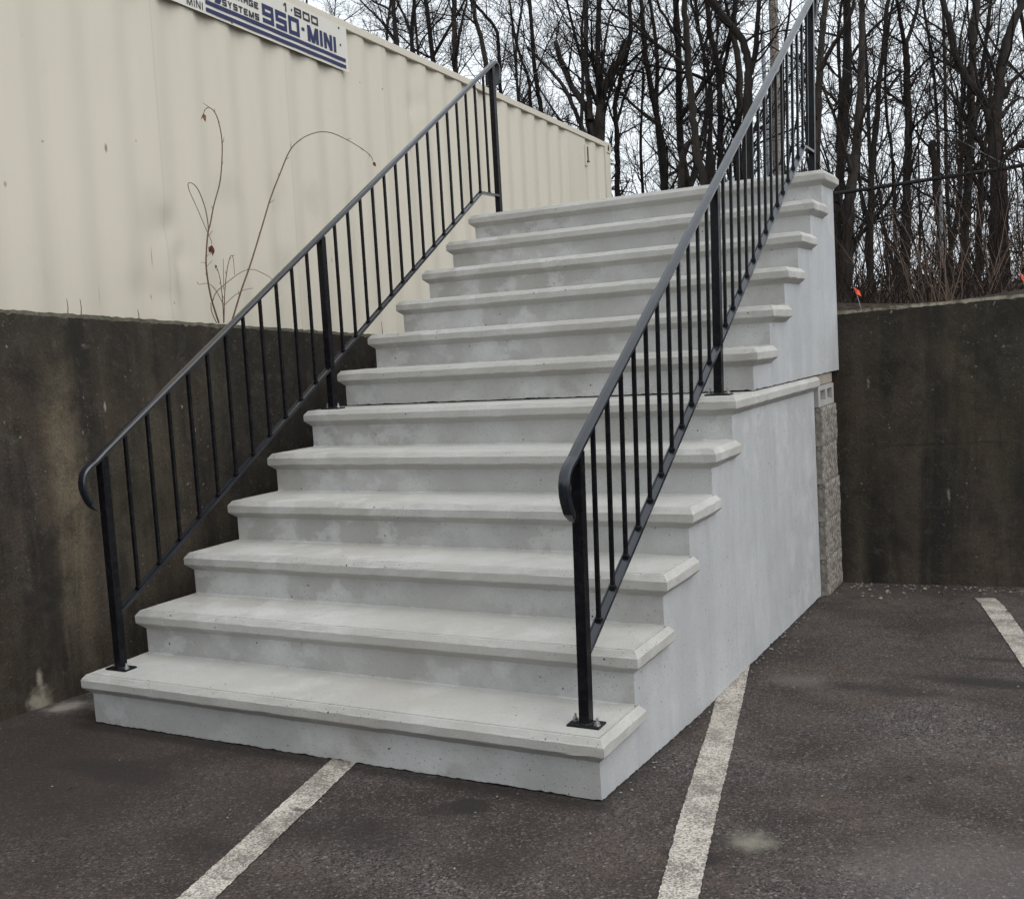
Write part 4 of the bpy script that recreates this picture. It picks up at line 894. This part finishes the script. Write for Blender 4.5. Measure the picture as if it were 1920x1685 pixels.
# crowd of further trees, six builds shared between them
protos = []
def proto_tree(seed):
    rng = np.random.default_rng(seed); h = rng.uniform(11, 15); r0 = rng.uniform(.07, .12); n = 9
    P = np.zeros((n, 3)); P[:, 2] = np.linspace(-.3, h, n); P[1:, :2] = np.cumsum(rng.normal(scale=.16, size=(n-1, 2)), 0); R = r0*np.linspace(1.1, .25, n)
    a, r = catm(P, R, 4); mbt = MB(); mbt.tube([Vector(p) for p in a], list(r), 9); segs = [(a[:-1], a[1:], r[:-1])]
    V, Q = [], []
    for _ in range(rng.integers(3, 6)):
        t0 = rng.integers(int(len(a)*.2), int(len(a)*.7)); d = rng.normal(size=3); d[2] = abs(d[2])*.5+.9; d /= np.linalg.norm(d); L = [a[t0]]; rr = r[t0]*.7; Rl = [rr]
        for _k in range(6): d = d+rng.normal(scale=.14, size=3)+np.array([0, 0, .1]); d /= np.linalg.norm(d); L.append(L[-1]+d*rng.uniform(.7, 1.1)); rr *= .8; Rl.append(rr)
        b, rb = catm(L, Rl, 3); mbt.tube([Vector(p) for p in b], list(rb), 7); segs.append((b[:-1], b[1:], rb[:-1]))
    S = tuple(np.concatenate([s[i] for s in segs]) for i in range(3))
    v, q = crown_mesh(rng, S, 2.2, 1.0, 1.15)
    tm = bpy.data.meshes.new('trunk'); tm.from_pydata(mbt.v, [], mbt.f); tm.polygons.foreach_set('use_smooth', [True]*len(mbt.f)); tm.update(); tm.materials.append(M['bark'])
    cm = fast_mesh('crown', v, q); cm.materials.append(M['twig']); return tm, cm
protos = [proto_tree(200+i) for i in range(6)]
rnd = random.Random(77)
for k in range(36):
    dd = 23+27*(k/35)**.9; px = -500+2900*((k*.61803) % 1)+rnd.uniform(-30, 30)
    p = at_depth(px, 500, dd); x, y = p[0], p[1]
    if y < 12: continue
    r = empty('bare_tree', (x, y, terr(0, y)-.05)); s = rnd.uniform(.8, 1.25); r.scale = (s, s, s*rnd.uniform(.95, 1.2)); r.rotation_euler = (rnd.uniform(-.05, .05), rnd.uniform(-.05, .05), rnd.uniform(0, 6.28))
    tm, cm = protos[k % 6]; link('trunk', tm, None, r); link('crown', cm, None, r)
    tag(r, 'slim bare tree deep in the crowded woods behind the fence and container', 'tree', 'crowded trees deep in the woods')
# undergrowth: nobody could count it
rng = np.random.default_rng(5); N = 1050
dd = rng.uniform(12, 46, N); px = rng.uniform(400, 2250, N); base = np.array([at_depth(a, 520, b) for a, b in zip(px, dd)]); base[:, 2] = [terr(0, y)-.1 for y in base[:, 1]]

dd2 = rng.uniform(9.5, 13, 330); px2 = rng.uniform(1560, 2050, 330); b2 = np.array([at_depth(a, 540, b) for a, b in zip(px2, dd2)]); b2[:, 2] = [terr(0, y)-.1 for y in b2[:, 1]]; base = np.concatenate([base, b2])
ok = base[:, 1] > 5.5; base = base[ok]; n = len(base); hgt = np.where(base[:, 1] < 10.5, rng.uniform(.12, .45, n), rng.uniform(.7, 3.2, n))
dr = np.c_[rng.normal(scale=.28, size=(n, 2)), np.ones(n)]; P = [base]
for k in range(6): dr = dr+np.c_[rng.normal(scale=.13, size=(n, 2)), np.zeros(n)]; P.append(P[-1]+dr*(hgt/6)[:, None])
P = np.stack(P, 1); R = rng.uniform(.005, .013, n)[:, None]*np.linspace(1, .4, 7)[None]
v1, q1 = tubes(P, R, 3); sg = (P[:, :-1].reshape(-1, 3), P[:, 1:].reshape(-1, 3), R[:, :-1].reshape(-1))
P2b, R2b, s2b = grow(rng, sg, n*5, .25, .9, .4, 1.1, .7, .004, 5, .03, .18, .5); v2, q2 = tubes(P2b, R2b, 3)
P3b, R3b, _ = grow(rng, s2b, n*10, .15, .5, .4, 1.1, .7, .0035, 4, .02, .18, .6); v3, q3 = tubes(P3b, R3b, 3)
tag(link('undergrowth', fast_mesh('undergrowth', np.concatenate([v1, v2, v3]), np.concatenate([q1, q2+len(v1), q3+len(v1)+len(v2)])), M['brush']), 'tangled leafless undergrowth filling the woods floor', 'undergrowth', kind='stuff')
# far treeline: mass of distant bare stems and twigs
rng = np.random.default_rng(9); N = 420
xx = rng.uniform(-75, 75, N); yy = rng.uniform(52, 95, N); base = np.c_[xx, yy, np.full(N, terr(0, 60)-.1)]; hgt = rng.uniform(5, 13, N); dr = np.c_[rng.normal(scale=.08, size=(N, 2)), np.ones(N)]; P = [base]
for k in range(6): dr = dr+np.c_[rng.normal(scale=.05, size=(N, 2)), np.zeros(N)]; P.append(P[-1]+dr*(hgt/6)[:, None])
P = np.stack(P, 1); R = rng.uniform(.03, .09, N)[:, None]*np.linspace(1, .3, 7)[None]
v1, q1 = tubes(P, R, 5); sg = (P[:, :-1].reshape(-1, 3), P[:, 1:].reshape(-1, 3), R[:, :-1].reshape(-1))
P2b, R2b, s2b = grow(rng, sg, N*14, .8, 2.6, .4, 1.0, .5, .012, 5, .05, .15, .4); v2, q2 = tubes(P2b, R2b, 3)
P3b, R3b, _ = grow(rng, s2b, N*34, .4, 1.2, .4, 1.1, .6, .008, 4, .03, .18, .5); v3, q3 = tubes(P3b, R3b, 3)
tag(link('far_woods', fast_mesh('far_woods', np.concatenate([v1, v2, v3]), np.concatenate([q1, q2+len(v1), q3+len(v1)+len(v2)])), M['twig']), 'distant mass of bare trees at the back of the woods', 'woods', kind='stuff')
# tan dry shrubs on top of the rear wall
sh = [(1792, 552, 46, 'dense clump of reddish dry stems above the middle of the rear wall', 17), (1722, 558, 20, 'thin dry shrub left of the dense reddish clump on the rear wall', 9), (1862, 548, 24, 'dry shrub with pale leaning stems, right of the dense reddish clump', 10), (1660, 560, 14, 'sparse low dry shrub near the orange flag beside the stairs', 6), (1905, 545, 14, 'small dry shrub at the right end of the rear wall top', 5)]
for k, (px, py, wd, lb, ns) in enumerate(sh):
    rng = np.random.default_rng(400+k); d0 = 9.5+k*.35; b = at_depth(px, py+6, d0); b[2] = terr(0, b[1])-.05; r = empty('dry_shrub', tuple(b))
    st = np.c_[rng.uniform(-wd, wd, ns)*d0/F_PX, rng.uniform(-.25, .25, ns), np.zeros(ns)]; hg = rng.uniform(.45, 1.25, ns); dr = np.c_[rng.normal(scale=.26, size=(ns, 2)), np.ones(ns)]; P = [st]
    for q in range(8): dr = dr+np.c_[rng.normal(scale=.07, size=(ns, 2)), -np.full(ns, .02)]; P.append(P[-1]+dr*(hg/8)[:, None])
    P = np.stack(P, 1); R = rng.uniform(.0035, .006, ns)[:, None]*np.linspace(1, .4, 9)[None]
    for i in range(ns):
        v, q = tubes(P[i:i+1], R[i:i+1], 5); P2b, R2b, _ = grow(rng, (P[i, :-1], P[i, 1:], R[i, :-1]), 6, .10, .34, .3, .9, .7, .0018, 5, .03, .14, .5); v2, q2 = tubes(P2b, R2b, 3)
        link('stem', fast_mesh('stem', np.concatenate([v, v2]), np.concatenate([q, q2+len(v)]), True), M['tanstem'], r)
    tag(r, lb, 'shrub', 'dry shrubs along the rear wall')
# grass and moss along the rear wall top, litter on the lot
rng = np.random.default_rng(8); n = 2600
x = rng.uniform(2.05, 4.6, n); dens = np.exp(-((x-2.33)/.22)**2)+.12; keep = rng.random(n) < dens; x = x[keep]; n = len(x)
y = np.array([wall_y(a) for a in x])+rng.uniform(.12, .34, n); z = np.array([wtop_r(a) for a in x])-.02
b = np.c_[x, y, z]; dr = np.c_[rng.normal(scale=.7, size=(n, 2)), rng.uniform(.3, 1, n)]; L = rng.uniform(.015, .05, n)[:, None]; P = np.stack([b, b+dr*L*.6, b+dr*L+np.array([[0, 0, -.008]])], 1)
v, q = tubes(P, np.tile(np.array([.0016, .0012, .0006]), (n, 1)), 3); tag(link('dry_grass', fast_mesh('dry_grass', v, q), M['moss']), 'tufts of yellowed dry grass on the rear wall beside the stairs', 'grass', kind='stuff')
rng = np.random.default_rng(12); V, Q = [], []
def bits(n, fx, fy, smin, smax):
    for _ in range(n):
        x, y = fx(), fy(); s = rng.uniform(smin, smax); a = rng.uniform(0, 6.28); z = gz(y)+.004; i = len(V); k = 5
        pts = [(x+s*math.cos(a+2*math.pi*j/k)*rng.uniform(.5, 1), y+s*math.sin(a+2*math.pi*j/k)*rng.uniform(.3, 1)) for j in range(k)]
        V.append((x, y, z+s*rng.uniform(.3, .7))); V.extend((p[0], p[1], z) for p in pts)
        for j in range(k): Q.append((i, i+1+j, i+1+(j+1) % k))
bits(120, lambda: rng.uniform(2.2, 3.4), lambda: 3.5-abs(rng.normal(0, .12)), .003, .013)
bits(16, lambda: rng.uniform(2.3, 2.6), lambda: rng.uniform(2.8, 3.35), .006, .02)
bits(160, lambda: rng.uniform(2.15, 3.6), lambda: rng.uniform(-1.5, 3.4), .002, .007)
bits(120, lambda: W-.03+abs(rng.normal(0, .05)), lambda: rng.uniform(.1, 3.2), .002, .009)
bits(120, lambda: rng.uniform(-.3, 2.2), lambda: rng.uniform(-1.6, .0), .002, .006)
me = bpy.data.meshes.new('grit'); me.from_pydata(V, [], Q); me.update()
tag(link('loose_grit', me, m_plain('grit', (.30, .28, .25), .9, .2, .7, 9)), 'loose grit and crumbs scattered on the asphalt', 'grit', kind='stuff')
rng = np.random.default_rng(14); V, Q = [], []
for _ in range(46):
    x, y = (rng.uniform(2.25, 3.5), 3.5-abs(rng.normal(0, .5))) if _ < 30 else (rng.uniform(-.2, 3.4), rng.uniform(-1.6, 1.2))
    if 0 < y < 3.2 and x < 2.2: continue
    a = rng.uniform(0, 6.28); l = rng.uniform(.008, .02); w2 = l*rng.uniform(.15, .5); z = gz(y)+.006; c, s = math.cos(a), math.sin(a); i = len(V)
    for u0, v0, h0 in ((-1, 0, 0), (-.2, 1, .004), (1, 0, .002), (.1, -.9, .005)): V.append((x+c*u0*l-s*v0*w2, y+s*u0*l+c*v0*w2, z+h0))
    Q += [(i, i+1, i+2), (i, i+2, i+3)]
me = bpy.data.meshes.new('leaves'); me.from_pydata(V, [], Q); me.update()
tag(link('leaf_litter', me, m_plain('wet_leaf', (.035, .024, .018), .8, .3, .5, 30)), 'dead leaf scraps and twig bits lying on the asphalt', 'leaves', kind='stuff')
